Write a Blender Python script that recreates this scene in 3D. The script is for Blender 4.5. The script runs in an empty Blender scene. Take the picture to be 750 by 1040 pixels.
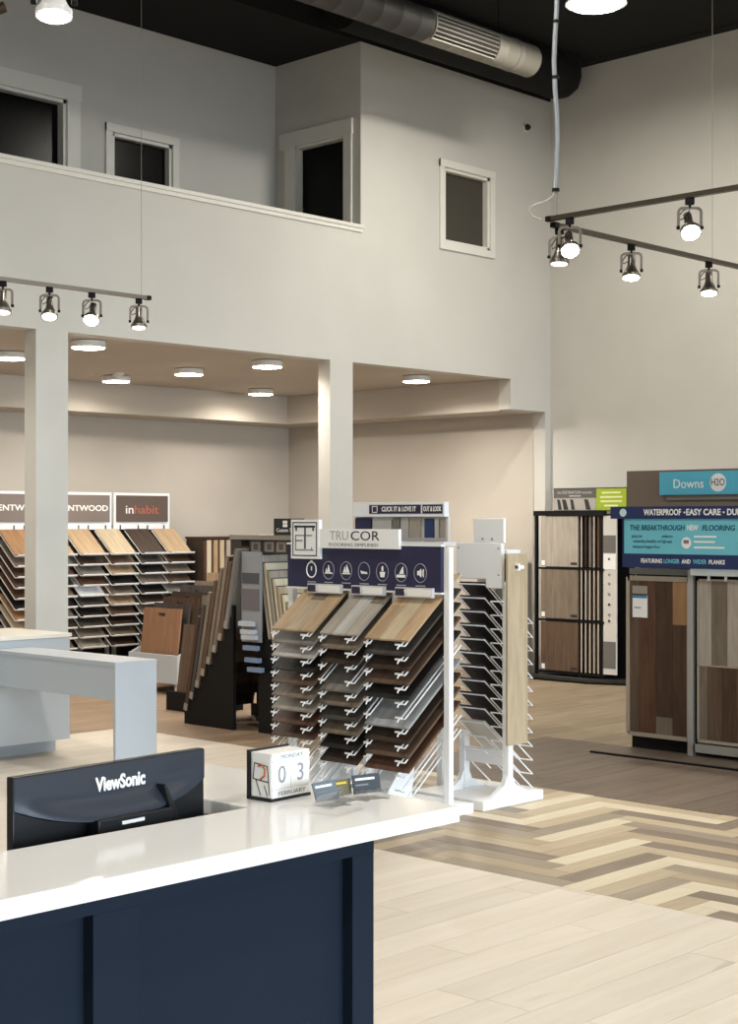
import bpy, math, random
from mathutils import Vector, Matrix
random.seed(7)
sc = bpy.context.scene
C = sc.collection
R = math.radians
PI = math.pi

# ------------------------------------------------------------------ camera
# room axes: X runs along the mezzanine wall, Y towards it; the photographer stands at the origin
cam_d = bpy.data.cameras.new('camera')
cam = bpy.data.objects.new('camera', cam_d); C.objects.link(cam)
cam.location = (0, 0, 1.6)
HEAD = math.atan2(1505, 1570)                      # viewing direction from +X
cam.rotation_euler = (PI/2, 0, HEAD - PI/2)
cam_d.sensor_fit = 'VERTICAL'; cam_d.sensor_height = 36.0
cam_d.lens = 36.0*1570/1040
cam_d.shift_y = 8/1040
cam_d.clip_start = 0.05; cam_d.clip_end = 200
sc.camera = cam

# ------------------------------------------------------------------ world, daylight, exposure
w = bpy.data.worlds.new('world'); sc.world = w; w.use_nodes = True
bg = w.node_tree.nodes['Background']
bg.inputs[0].default_value = (0.78, 0.89, 1.0, 1); bg.inputs[1].default_value = 1.0
vs = sc.view_settings
vs.view_transform = 'Standard'; vs.look = 'None'; vs.gamma = 1.0; vs.use_curve_mapping = False
vs.exposure = 0.0
try:
    sc.cycles.use_denoising = True
    sc.cycles.max_bounces = 8; sc.cycles.diffuse_bounces = 4; sc.cycles.glossy_bounces = 3
    sc.cycles.transmission_bounces = 6; sc.cycles.transparent_max_bounces = 32; sc.cycles.sample_clamp_indirect = 6.0
except Exception: pass
def area_light(name, loc, rot, sx, sy, power, color):
    d = bpy.data.lights.new(name, 'AREA'); d.shape = 'RECTANGLE'; d.size = sx; d.size_y = sy
    d.energy = power; d.color = color; d.spread = R(72)
    o = bpy.data.objects.new(name, d); o.location = loc; o.rotation_euler = rot; C.objects.link(o); return o
WIN = [(-3.6, 0.2), (0.6, 4.4), (4.8, 8.6), (9.0, 12.2)]     # storefront windows behind the photographer
WY, WZ0, WZ1 = -9.0, 0.25, 3.4
for a, b in WIN:
    area_light('daylight', ((a+b)/2, WY-0.02, (WZ0+WZ1)/2), (PI/2-R(23), 0, 0), b-a, WZ1-WZ0, 180*(b-a)/3.8, (0.72, 0.87, 1.0))

# ------------------------------------------------------------------ helpers
def lin(c):
    if isinstance(c, str):
        c = c.lstrip('#'); c = [int(c[i:i+2], 16)/255 for i in (0, 2, 4)]
    return tuple((v/12.92 if v <= 0.04045 else ((v+0.055)/1.055)**2.4) for v in c) + (1,)
M = {}
def mat(name, col, rough=0.5, metal=0.0, emit=None, strength=0.0, spec=0.5, trans=0.0, ior=1.45, coat=0.0):
    if name in M: return M[name]
    m = bpy.data.materials.new(name); m.use_nodes = True
    p = m.node_tree.nodes['Principled BSDF']
    p.inputs['Base Color'].default_value = lin(col); p.inputs['Roughness'].default_value = rough
    p.inputs['Metallic'].default_value = metal; p.inputs['Specular IOR Level'].default_value = spec
    p.inputs['Transmission Weight'].default_value = trans; p.inputs['IOR'].default_value = ior
    p.inputs['Coat Weight'].default_value = coat
    if emit:
        p.inputs['Emission Color'].default_value = lin(emit); p.inputs['Emission Strength'].default_value = strength
    m.diffuse_color = lin(col); M[name] = m; return m
def paint(name, col, rough=0.75, scale=180, bump=0.06, vary=0.03):
    if name in M: return M[name]
    m = mat(name, col, rough, spec=0.3); nt = m.node_tree; p = nt.nodes['Principled BSDF']
    tc = nt.nodes.new('ShaderNodeTexCoord')
    n = nt.nodes.new('ShaderNodeTexNoise'); n.inputs['Scale'].default_value = scale; n.inputs['Detail'].default_value = 3
    b = nt.nodes.new('ShaderNodeBump'); b.inputs['Strength'].default_value = bump; b.inputs['Distance'].default_value = 0.004
    nt.links.new(tc.outputs['Object'], n.inputs['Vector']); nt.links.new(n.outputs['Fac'], b.inputs['Height']); nt.links.new(b.outputs['Normal'], p.inputs['Normal'])
    n2 = nt.nodes.new('ShaderNodeTexNoise'); n2.inputs['Scale'].default_value = 1.3; n2.inputs['Detail'].default_value = 2
    nt.links.new(tc.outputs['Object'], n2.inputs['Vector'])
    cr = nt.nodes.new('ShaderNodeValToRGB'); c = lin(col)
    cr.color_ramp.elements[0].color = tuple(v*(1-vary) for v in c[:3])+(1,); cr.color_ramp.elements[1].color = tuple(min(1, v*(1+vary)) for v in c[:3])+(1,)
    cr.color_ramp.elements[0].position = 0.35; cr.color_ramp.elements[1].position = 0.65
    nt.links.new(n2.outputs['Fac'], cr.inputs['Fac']); nt.links.new(cr.outputs['Color'], p.inputs['Base Color'])
    return m
def wood(name, c1, c2, rough=0.45, stretch=(1.2, 14, 14), scale=3.0, knots=0.0, vary=0.25, bump=0.05, spec=0.4, mid=0.5):
    """grain along the local X axis (or as stretch says); each object gets its own offset and tone"""
    if name in M: return M[name]
    m = mat(name, c1, rough, spec=spec); nt = m.node_tree; p = nt.nodes['Principled BSDF']; L = nt.links.new
    tc = nt.nodes.new('ShaderNodeTexCoord'); oi = nt.nodes.new('ShaderNodeObjectInfo')
    mul = nt.nodes.new('ShaderNodeVectorMath'); mul.operation = 'SCALE'; mul.inputs[0].default_value = (17.3, 31.7, 11.1)
    L(oi.outputs['Random'], mul.inputs['Scale'])
    mp = nt.nodes.new('ShaderNodeMapping'); mp.inputs['Scale'].default_value = stretch
    L(tc.outputs['Object'], mp.inputs['Vector']); L(mul.outputs['Vector'], mp.inputs['Location'])
    n = nt.nodes.new('ShaderNodeTexNoise'); n.inputs['Scale'].default_value = scale; n.inputs['Detail'].default_value = 6
    n.inputs['Roughness'].default_value = 0.65; n.inputs['Distortion'].default_value = 0.6
    L(mp.outputs['Vector'], n.inputs['Vector'])
    cr = nt.nodes.new('ShaderNodeValToRGB')
    cr.color_ramp.elements[0].color = lin(c2); cr.color_ramp.elements[0].position = mid-0.2
    cr.color_ramp.elements[1].color = lin(c1); cr.color_ramp.elements[1].position = mid+0.15
    L(n.outputs['Fac'], cr.inputs['Fac'])
    hsv = nt.nodes.new('ShaderNodeHueSaturation')
    mr = nt.nodes.new('ShaderNodeMapRange'); mr.inputs['To Min'].default_value = 1-vary; mr.inputs['To Max'].default_value = 1+vary*0.6
    L(oi.outputs['Random'], mr.inputs['Value']); L(mr.outputs['Result'], hsv.inputs['Value']); L(cr.outputs['Color'], hsv.inputs['Color'])
    out = hsv.outputs['Color']
    if knots:
        v = nt.nodes.new('ShaderNodeTexNoise'); v.inputs['Scale'].default_value = 2.3; v.inputs['Detail'].default_value = 1
        mp2 = nt.nodes.new('ShaderNodeMapping'); mp2.inputs['Scale'].default_value = tuple(min(s, 4) for s in stretch)
        L(tc.outputs['Object'], mp2.inputs['Vector']); L(mul.outputs['Vector'], mp2.inputs['Location']); L(mp2.outputs['Vector'], v.inputs['Vector'])
        k = nt.nodes.new('ShaderNodeMapRange'); k.inputs['From Min'].default_value = 0.73; k.inputs['From Max'].default_value = 0.78
        L(v.outputs['Fac'], k.inputs['Value'])
        kk = nt.nodes.new('ShaderNodeMath'); kk.operation = 'MULTIPLY'; kk.inputs[1].default_value = knots; L(k.outputs['Result'], kk.inputs[0])
        mx = nt.nodes.new('ShaderNodeMix'); mx.data_type = 'RGBA'; L(kk.outputs[0], mx.inputs['Factor']); L(out, mx.inputs[6]); mx.inputs[7].default_value = tuple(x*0.35 for x in lin(c2)[:3])+(1,)
        out = mx.outputs[2]
    L(out, p.inputs['Base Color'])
    if bump:
        b = nt.nodes.new('ShaderNodeBump'); b.inputs['Strength'].default_value = bump; b.inputs['Distance'].default_value = 0.003
        L(n.outputs['Fac'], b.inputs['Height']); L(b.outputs['Normal'], p.inputs['Normal'])
    return m

class MB:
    def __init__(s): s.v = []; s.f = []
    def add(s, vs, fs):
        b = len(s.v); s.v += [tuple(v) for v in vs]; s.f += [tuple(b+i for i in f) for f in fs]; return s
    def box(s, x0, x1, y0, y1, z0, z1):
        return s.add([(x0,y0,z0),(x1,y0,z0),(x1,y1,z0),(x0,y1,z0),(x0,y0,z1),(x1,y0,z1),(x1,y1,z1),(x0,y1,z1)],
                     [(3,2,1,0),(4,5,6,7),(0,1,5,4),(1,2,6,5),(2,3,7,6),(3,0,4,7)])
    def bar(s, p, q, w, h, up=(0,0,1)):
        """rectangular bar from p to q"""
        p, q, up = Vector(p), Vector(q), Vector(up); d = (q-p).normalized()
        a = d.cross(up).normalized()*w/2; b = a.cross(d).normalized()*h/2
        return s.add([p-a-b,p+a-b,p+a+b,p-a+b,q-a-b,q+a-b,q+a+b,q-a+b],[(0,1,2,3),(7,6,5,4),(4,5,1,0),(5,6,2,1),(6,7,3,2),(7,4,0,3)])
    def tube(s, pts, r, n=6):
        pts = [Vector(p) for p in pts]; base = len(s.v); prev = None
        for i, p in enumerate(pts):
            d = (pts[min(i+1,len(pts)-1)]-pts[max(i-1,0)]).normalized()
            u = prev if prev is not None else (Vector((0,0,1)) if abs(d.z) < 0.9 else Vector((1,0,0)))
            u = (u - d*u.dot(d)).normalized(); prev = u; v = d.cross(u)
            for k in range(n):
                a = 2*PI*k/n; s.v.append(tuple(p+(u*math.cos(a)+v*math.sin(a))*r))
        for i in range(len(pts)-1):
            for k in range(n):
                a, b = base+i*n+k, base+i*n+(k+1)%n; s.f.append((a, b, b+n, a+n))
        s.f.append(tuple(base+k for k in reversed(range(n)))); e = base+(len(pts)-1)*n
        s.f.append(tuple(e+k for k in range(n))); return s
    def lathe(s, prof, n=20, axis='z', o=(0,0,0), cap=True):
        """profile [(r, h)] spun round an axis"""
        base = len(s.v)
        for r, h in prof:
            for k in range(n):
                a = 2*PI*k/n; c, d = r*math.cos(a), r*math.sin(a)
                q = {'z': (c, d, h), 'x': (h, c, d), 'y': (d, h, c)}[axis]
                s.v.append((o[0]+q[0], o[1]+q[1], o[2]+q[2]))
        for i in range(len(prof)-1):
            for k in range(n):
                a, b = base+i*n+k, base+i*n+(k+1)%n; s.f.append((a, b, b+n, a+n))
        if cap:
            s.f.append(tuple(base+k for k in reversed(range(n)))); e = base+(len(prof)-1)*n; s.f.append(tuple(e+k for k in range(n)))
        return s
    def prism(s, poly, axis, a, b):
        """2-D outline extruded along an axis: x -> (y,z), y -> (x,z), z -> (x,y)"""
        n = len(poly); f = {'x': lambda p, t: (t, p[0], p[1]), 'y': lambda p, t: (p[0], t, p[1]), 'z': lambda p, t: (p[0], p[1], t)}[axis]
        return s.add([f(p, a) for p in poly]+[f(p, b) for p in poly], [tuple(reversed(range(n))), tuple(range(n, 2*n))]+[(i, (i+1)%n, n+(i+1)%n, n+i) for i in range(n)])
    def mesh(s, name, m, smooth=False):
        me = bpy.data.meshes.new(name); me.from_pydata(s.v, [], s.f); me.update()
        import bmesh
        bm = bmesh.new(); bm.from_mesh(me); bmesh.ops.recalc_face_normals(bm, faces=bm.faces); bm.to_mesh(me); bm.free()
        me.materials.append(m)
        if smooth:
            for p in me.polygons: p.use_smooth = True
            try: me.set_sharp_from_angle(angle=R(40))
            except Exception: pass
        return me
    def build(s, name, m, parent=None, loc=(0,0,0), rot=(0,0,0), smooth=False, bevel=0):
        return place(name, s.mesh(name, m, smooth), parent, loc, rot, bevel)
def place(name, me, parent=None, loc=(0,0,0), rot=(0,0,0), bevel=0):
    o = bpy.data.objects.new(name, me); C.objects.link(o); o.location = loc; o.rotation_euler = rot; o.parent = parent
    if bevel:
        b = o.modifiers.new('bevel', 'BEVEL'); b.width = bevel; b.segments = 2; b.limit_method = 'ANGLE'
    return o
def tag(o, label, cat, group=None):
    o['label'] = label; o['category'] = cat
    if group: o['group'] = group
    return o
def thing(name, label, cat, loc=(0,0,0), rz=0, group=None):
    o = bpy.data.objects.new(name, None); C.objects.link(o); o.location = loc; o.rotation_euler = (0,0,rz); o.empty_display_size = 0.1
    return tag(o, label, cat, group)
def struct(o): o['kind'] = 'structure'; return o
def box(x0, x1, y0, y1, z0, z1): return MB().box(x0, x1, y0, y1, z0, z1)
FX = (PI/2, 0, -PI/2)      # lettering on a face that looks to -X
FY = (PI/2, 0, 0)          # lettering on a face that looks to -Y
def text(name, s, size, loc, rot, m, parent=None, sx=1.0, offset=0.0, extrude=0.0008, align='CENTER', shear=0.0, space=1.0, width=None):
    cu = bpy.data.curves.new('t', 'FONT'); cu.body = s; cu.size = size; cu.align_x = align; cu.align_y = 'CENTER'
    cu.extrude = extrude; cu.offset = offset; cu.shear = shear; cu.resolution_u = 3; cu.space_character = space
    o = bpy.data.objects.new('t', cu); C.objects.link(o)
    bpy.context.view_layer.update()
    me = bpy.data.meshes.new_from_object(o.evaluated_get(bpy.context.evaluated_depsgraph_get()))
    C.objects.unlink(o); bpy.data.objects.remove(o); bpy.data.curves.remove(cu)
    if width:
        xs = [v.co.x for v in me.vertices]; sx = width/(max(xs)-min(xs))
    for v in me.vertices: v.co.x *= sx
    me.materials.clear(); me.materials.append(m); me.name = name
    return place(name, me, parent, loc, rot)
def pane_holes(u0, u1, z0, z1, holes):
    """rectangles that fill [u0,u1]x[z0,z1] around the holes"""
    us = sorted({u0, u1, *[h[0] for h in holes], *[h[1] for h in holes]}); zs = sorted({z0, z1, *[h[2] for h in holes], *[h[3] for h in holes]})
    us = [u for u in us if u0 <= u <= u1]; zs = [z for z in zs if z0 <= z <= z1]
    for a, b in zip(us, us[1:]):
        run = None
        for c, d in zip(zs, zs[1:]):
            inside = any(h[0] <= (a+b)/2 <= h[1] and h[2] <= (c+d)/2 <= h[3] for h in holes)
            if inside:
                if run: yield (a, b, run[0], run[1]); run = None
            else: run = (run[0], d) if run else (c, d)
        if run: yield (a, b, run[0], run[1])
ORD = ['top', 'second', 'third', 'fourth', 'fifth', 'sixth', 'seventh', 'eighth', 'ninth', 'tenth', 'eleventh', 'twelfth', 'thirteenth']
def nth(i): return 'topmost' if i == 0 else ORD[i]+' from top'

# ------------------------------------------------------------------ materials
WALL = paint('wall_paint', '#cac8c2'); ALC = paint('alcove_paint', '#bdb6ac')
BLACK = paint('black_ceiling_paint', '#1a1a1b', 0.9)
TRIM = mat('white_trim', '#dcdad3', 0.45)
DARKGLASS = mat('dark_glass', '#080909', 0.25, spec=0.12)
GREYGLASS = mat('grey_glass', '#45423b', 0.3, spec=0.2)
WHITE = mat('white_laminate', '#b9c0c7', 0.35); WMETAL = mat('white_powder_coat', '#eef0f2', 0.35)
QUARTZ = paint('white_quartz', '#efeeec', 0.12, 60, 0.0, 0.01)
NAVY = paint('navy_paint', '#19222f', 0.7, 120, 0.03, 0.04); NAVY.node_tree.nodes['Principled BSDF'].inputs['Specular IOR Level'].default_value = 0.12
NAVYP = mat('navy_print', '#2b2a4a', 0.4); PLUM = mat('plum_print', '#2f2740', 0.45)
BLK = mat('black_metal', '#0c0c0d', 0.55, spec=0.25); BLKP = mat('black_plastic', '#17191d', 0.35)
NICKEL = mat('brushed_nickel', '#8d8880', 0.32, 0.9); BRONZE = mat('dark_bronze', '#5c544b', 0.4, 0.8)
STEEL = mat('galvanised_steel', '#8f8b82', 0.5, 0.3); ALU = mat('aluminium', '#b4b2ad', 0.35, 0.6)
PAPER = mat('white_paper', '#f0f0ee', 0.6); LETW = mat('white_lettering', '#f4f4f2', 0.5); INK = mat('dark_ink', '#2a2a2e', 0.5)
PALEINK = mat('pale_ink', '#b0b0b3', 0.5); CALINK = mat('calendar_ink', '#98989c', 0.5); GREYINK = mat('grey_ink', '#7d7d80', 0.5)
GLOW = mat('warm_lens', '#ffffff', 0.4, emit='#fff0d8', strength=45.0); SPOTGLOW = mat('spot_lens', '#ffffff', 0.4, emit='#fffaf0', strength=40.0)
DIMLENS = mat('frosted_lens', '#e9e9e6', 0.3, emit='#fff6e8', strength=2.0)
def clear_acrylic():
    m = mat('clear_acrylic', '#ffffff', 0.05); nt = m.node_tree; L = nt.links.new; p = nt.nodes['Principled BSDF']
    tr = nt.nodes.new('ShaderNodeBsdfTransparent'); tr.inputs[0].default_value = (1.0, 1.0, 1.0, 1)
    fr = nt.nodes.new('ShaderNodeFresnel'); fr.inputs[0].default_value = 1.45
    mr = nt.nodes.new('ShaderNodeMath'); mr.operation = 'MULTIPLY_ADD'; mr.inputs[1].default_value = 0.25; mr.inputs[2].default_value = 0.02
    mx = nt.nodes.new('ShaderNodeMixShader'); gl = nt.nodes.new('ShaderNodeBsdfGlossy'); gl.inputs['Roughness'].default_value = 0.04
    L(fr.outputs[0], mr.inputs[0]); L(mr.outputs[0], mx.inputs[0]); L(tr.outputs[0], mx.inputs[1]); L(gl.outputs[0], mx.inputs[2])
    L(mx.outputs[0], nt.nodes['Material Output'].inputs[0]); return m
CLEAR = clear_acrylic()

OAK = dict(                                             # flooring samples, by the colour word used in their labels
 tan=('#b89f80', '#9c8467'), pale_oak=('#c4b398', '#ab9a80'), honey=('#a8825e', '#8a6849'), chestnut=('#967257', '#7d5d46'), grey=('#88847e', '#6b6762'),
 light_grey=('#c2bfba', '#a29e99'), black=('#2b2826', '#1b1918'), brown=('#6b5646', '#504035'), taupe=('#837667', '#685d51'),
 red_brown=('#634636', '#483226'), dark_brown=('#44362d', '#2f251f'), greige=('#ada498', '#918a7f'), dark_grey=('#4c4844', '#363330'),
 blue_grey=('#a3a6a8', '#878b8e'), cream=('#d9cfb9', '#c4b89f'), walnut=('#553f31', '#3c2c22'))
def oak(k, along='x'):
    st = {'x': (1.2, 11, 11), 'y': (11, 1.2, 11), 'z': (11, 11, 1.2)}[along]
    return wood('wood_%s_%s' % (k, along), OAK[k][0], OAK[k][1], 0.5, st, 2.2, vary=0.12, bump=0.03, spec=0.3)

# ------------------------------------------------------------------ the building
YM, XR, ZH, ZL, ZT, ZC = 9.6, 12.7, 3.0, 4.2, 5.87, 6.15
XL = -4.0
def floor_part(name, x0, x1, y0, y1, z1, m, z0=-0.1): return struct(box(x0, x1, y0, y1, z0, z1).build(name, m))
GAP = mat('floor_joint', '#8c7a62', 0.8); GAPD = mat('floor_joint_dark', '#4d4136', 0.8)
W_BLONDE = wood('blonde_plank', '#dbd1c3', '#d0c4b3', 0.42, (0.7, 6, 6), 1.6, knots=0.3, vary=0.06, bump=0.01)
W_BROWN = wood('brown_plank', '#756658', '#62554a', 0.5, (0.8, 9, 9), 2.0, vary=0.10, bump=0.02)
fa = floor_part('floor', XL, 5.45, WY, 9.6, -0.004, GAP)
fb = floor_part('floor', 5.45, 7.38, WY, 6.95, -0.004, GAP)
fc = floor_part('floor', 5.45, 7.28, 6.95, 9.6, -0.004, GAP)
fd = floor_part('floor', 7.38, 9.15, WY, 6.95, -0.004, GAPD)
_pl = {}
def plank(parent, x0, x1, y0, y1, m, g=0.0012, z=0.0):
    dx, dy = round(x1-x0-2*g, 4), round(y1-y0-2*g, 4)
    if dx < 0.01 or dy < 0.01: return
    k = (dx, dy, m.name)
    if k not in _pl: _pl[k] = box(-dx/2, dx/2, -dy/2, dy/2, -0.012, z).mesh('plank', m)
    place('plank', _pl[k], parent, ((x0+x1)/2, (y0+y1)/2, 0))
def plank_field(parent, x0, x1, y0, y1, wid, ln, m):
    """boards laid along X in random stagger"""
    y = y0
    while y < y1-0.01:
        x = x0-random.uniform(0, ln)
        while x < x1:
            a, b = max(x, x0), min(x+ln, x1)
            if b-a > 0.02: plank(parent, a, b, y, min(y+wid, y1), m)
            x += ln
        y += wid
plank_field(fa, 2.6, 5.45, 1.2, 6.0, 0.19, 1.5, W_BLONDE)
plank_field(fc, 5.45, 7.28, 6.95, 9.6, 0.19, 1.5, W_BLONDE)
plank_field(fd, 7.38, 9.15, 2.6, 6.95, 0.18, 1.2, W_BROWN)
floor_part('floor', XL, 2.6, WY, 9.6, 0.0, W_BLONDE, -0.003); floor_part('floor', 2.6, 5.45, WY, 1.2, 0.0, W_BLONDE, -0.003)
floor_part('floor', 2.6, 5.45, 6.0, 9.6, 0.0, W_BLONDE, -0.003)
HB = [wood('herringbone_'+n, a, b, 0.45, (1.0, 9, 9), 2.0, vary=0.06, bump=0.02) for n, a, b in
      (('cream', '#d6cab2', '#c9bca2'), ('beige', '#beae94', '#b09f84'), ('sand', '#b3a288', '#a39177'), ('greige', '#a09280', '#8f826f'), ('taupe', '#8c7e6e', '#7b6d5e'))]
HBy = [wood('herringbone_y_'+n, a, b, 0.45, (9, 1.0, 9), 2.0, vary=0.06, bump=0.02) for n, a, b in
      (('cream', '#d6cab2', '#c9bca2'), ('beige', '#beae94', '#b09f84'), ('sand', '#b3a288', '#a39177'), ('greige', '#a09280', '#8f826f'), ('taupe', '#8c7e6e', '#7b6d5e'))]
hw, hn = 0.12, 6
x0h, x1h, y0h, y1h = 5.45, 7.38, 2.5, 6.95
rng = random.Random(3); prev = {}
for i in range(-8, 18):
    for j in range(-8, int((y1h-y0h)/hw)+10):
        s = (i-j) % (2*hn)
        if s == 0: a, b, c, d, ms = i, i+hn, j, j+1, HB
        elif s == 2*hn-1: a, b, c, d, ms = i, i+1, j, j+hn, HBy
        else: continue
        a, b = max(x0h, x0h+a*hw), min(x1h, x0h+b*hw); c, d = max(y0h, y0h+c*hw), min(y1h, y0h+d*hw)
        if b-a > 0.015 and d-c > 0.015:
            k_ = rng.choices(range(5), (3, 2, 2, 2, 2.2))[0]
            while k_ in (prev.get((i-1, j-1)), prev.get((i+1, j+1))): k_ = rng.randrange(5)
            prev[(i, j)] = k_; plank(fb, a, b, c, d, ms[k_])
floor_part('floor', 5.45, 7.38, WY, 2.5, 0.0, HB[1], -0.003); floor_part('floor', 7.38, 9.15, WY, 2.6, 0.0, W_BROWN, -0.003)
# the floor further back: boards too far away to tell apart
def far_floor(name, c1, c2, joint):
    m = mat(name, c1, 0.5, spec=0.35); nt = m.node_tree; L = nt.links.new; p = nt.nodes['Principled BSDF']
    tc = nt.nodes.new('ShaderNodeTexCoord'); br = nt.nodes.new('ShaderNodeTexBrick')
    br.inputs['Scale'].default_value = 1.0; br.inputs['Brick Width'].default_value = 1.3; br.inputs['Row Height'].default_value = 0.18
    br.inputs['Mortar Size'].default_value = 0.003; br.inputs['Color1'].default_value = lin(c1); br.inputs['Color2'].default_value = lin(c2); br.inputs['Mortar'].default_value = lin(joint)
    mp = nt.nodes.new('ShaderNodeMapping'); mp.inputs['Rotation'].default_value = (0, 0, 0)
    L(tc.outputs['Object'], mp.inputs['Vector']); L(mp.outputs['Vector'], br.inputs['Vector'])
    n = nt.nodes.new('ShaderNodeTexNoise'); n.inputs['Scale'].default_value = 2.5; n.inputs['Detail'].default_value = 5
    mp2 = nt.nodes.new('ShaderNodeMapping'); mp2.inputs['Scale'].default_value = (0.8, 8, 1); L(tc.outputs['Object'], mp2.inputs['Vector']); L(mp2.outputs['Vector'], n.inputs['Vector'])
    mx = nt.nodes.new('ShaderNodeMix'); mx.data_type = 'RGBA'; mx.blend_type = 'OVERLAY'; mx.inputs['Factor'].default_value = 0.5
    L(br.outputs['Color'], mx.inputs[6]); L(n.outputs['Fac'], mx.inputs[7]); L(mx.outputs[2], p.inputs['Base Color']); return m
F_TAN = far_floor('far_floor_tan', '#978770', '#897963', '#70614f'); F_BRN = far_floor('far_floor_brown', '#8f7a64', '#826d58', '#665444')
floor_part('floor', 9.15, XR, WY, 9.7, 0.0, F_TAN); floor_part('floor', 7.28, 9.15, 6.95, 9.7, 0.0, F_BRN)
floor_part('floor', XL, 12.6, 9.6, 13.4, -0.0005, F_BRN)
tag(box(8.725, 8.755, 2.0, 6.26, 0, 0.012).build('floor_strip', BLK), 'thin black strip on brown floor before the blue-signed display', 'floor strip')

# mezzanine wall with its columns
mw = MB()
T = 0.146
WINM = (11.035, 11.715, 4.225, 4.935)
mw.box(XL, 9.907, YM, YM+T, ZH, ZL)
for a, b, c, d in pane_holes(9.907, XR, ZH, ZT, [WINM]): mw.box(a, b, YM, YM+T, c, d)
mw.box(12.048, XR, YM, YM+T, 2.70, ZH); mw.box(12.609, XR, YM, YM+T, 0, 2.70)
for a in (0.41, 3.45, 6.486, 9.523): mw.box(a, a+0.283, YM, YM+T, 0, ZH)
struct(mw.build('wall_back', WALL))
lb = MB(); lb.box(XL, 9.93, YM-0.025, YM+T+0.02, ZL, ZL+0.03); lb.box(XL, 9.92, YM-0.014, YM, ZL-0.035, ZL)
struct(lb.build('trim_1', TRIM))
struct(box(XL, XR, YM, YM+1.3, ZT, ZC+0.1).build('wall_upper_beam', BLACK))
# loft corridor behind the parapet
YL = 10.718
D1, D2 = (5.6, 7.54, 3.3, 5.09), (8.005, 8.66, 3.9, 4.91)
lw = MB()
for a, b, c, d in pane_holes(XL, 9.907, 3.05, ZT, [D1, D2]): lw.box(a, b, YL, YL+0.12, c, d)
struct(lw.build('wall_loft', WALL))
RD = (9.80, 10.45, 3.3, 5.065)
rw = MB()
for a, b, c, d in pane_holes(YM+T, YL+0.12, 3.05, ZT, [RD]): rw.box(9.907, 10.03, a, b, c, d)
struct(rw.build('wall_loft_return', WALL))
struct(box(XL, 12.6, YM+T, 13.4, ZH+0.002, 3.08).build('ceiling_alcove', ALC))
def window_y(name, h, y, frame, glass, depth, tw=0.1, sill=True, head=0.0):
    """window in a wall that looks to -Y: h = (x0, x1, z0, z1) of the opening"""
    a, b, c, d = h
    p = struct(box(a, b, y+depth, y+depth+0.015, c, d).build(name, glass))
    f = MB(); f.box(a-tw, a, y-0.02, y+0.01, c-tw, d+tw); f.box(b, b+tw, y-0.02, y+0.01, c-tw, d+tw)
    f.box(a-tw-head, b+tw+head, y-0.026, y+0.01, d, d+tw+head); f.box(a, b, y-0.02, y+0.01, c-tw, c)
    f.build('window_casing', frame, p)
    g = MB(); t = 0.03
    g.box(a, a+t, y, y+depth+0.02, c, d); g.box(b-t, b, y, y+depth+0.02, c, d); g.box(a, b, y, y+depth+0.02, d-t, d); g.box(a, b, y, y+depth+0.02, c, c+t)
    g.build('window_frame', frame, p)
window_y('window_1', WINM, YM, TRIM, GREYGLASS, 0.06, 0.068)
window_y('window_2', D1, YL, TRIM, DARKGLASS, 0.08, 0.13, head=0.01)
window_y('window_3', D2, YL, TRIM, DARKGLASS, 0.06, 0.07)
dr = struct(box(9.985, 10.0, RD[0], RD[1], RD[2], RD[3]).build('door_1', DARKGLASS))
f = MB(); f.box(9.885, 9.91, RD[0]-0.1, RD[0], 3.3, RD[3]+0.12); f.box(9.885, 9.91, RD[1], RD[1]+0.12, 3.3, RD[3]+0.12); f.box(9.88, 9.91, RD[0]-0.11, RD[1]+0.19, RD[3], RD[3]+0.14)
f.box(9.907, 9.985, RD[0], RD[0]+0.02, 3.3, RD[3]); f.box(9.907, 9.985, RD[1]-0.02, RD[1], 3.3, RD[3]); f.box(9.907, 9.985, RD[0], RD[1], RD[3]-0.02, RD[3])
f.build('door_casing', TRIM, dr)
struct(box(XL, 12.8, 11.9, 12.0, 3.05, ZT).build('wall_loft_rear', BLACK))
# alcove under the loft
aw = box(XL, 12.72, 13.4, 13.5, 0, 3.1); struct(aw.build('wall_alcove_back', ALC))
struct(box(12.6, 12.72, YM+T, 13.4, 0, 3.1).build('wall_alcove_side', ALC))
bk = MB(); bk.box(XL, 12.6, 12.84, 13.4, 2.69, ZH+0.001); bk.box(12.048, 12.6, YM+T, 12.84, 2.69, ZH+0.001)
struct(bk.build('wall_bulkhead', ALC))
# side walls, storefront and ceiling
struct(box(XR, XR+0.12, WY, YM+T, 0, ZC).build('wall_right', WALL))
struct(box(XL-0.12, XL, WY, 13.4, 0, ZC).build('wall_left', WALL))
sf = MB()
for a, b, c, d in pane_holes(XL, XR, 0, ZC, [(p, q, WZ0, WZ1) for p, q in WIN]): sf.box(a, b, WY-0.2, WY-0.05, c, d)
struct(sf.build('wall_storefront', WALL))
struct(box(XL-0.2, XR+0.2, WY-0.2, 12.0, ZC, ZC+0.1).build('ceiling', BLACK))
struct(box(12.55, XR, WY, YM, ZC-0.006, ZC).build('trim_2', BLACK))
struct(box(12.685, XR, WY, 9.6, 0, 0.1).build('baseboard_right', TRIM)); struct(box(XL, 12.6, 13.385, 13.4, 0, 0.1).build('baseboard_back', TRIM))

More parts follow.
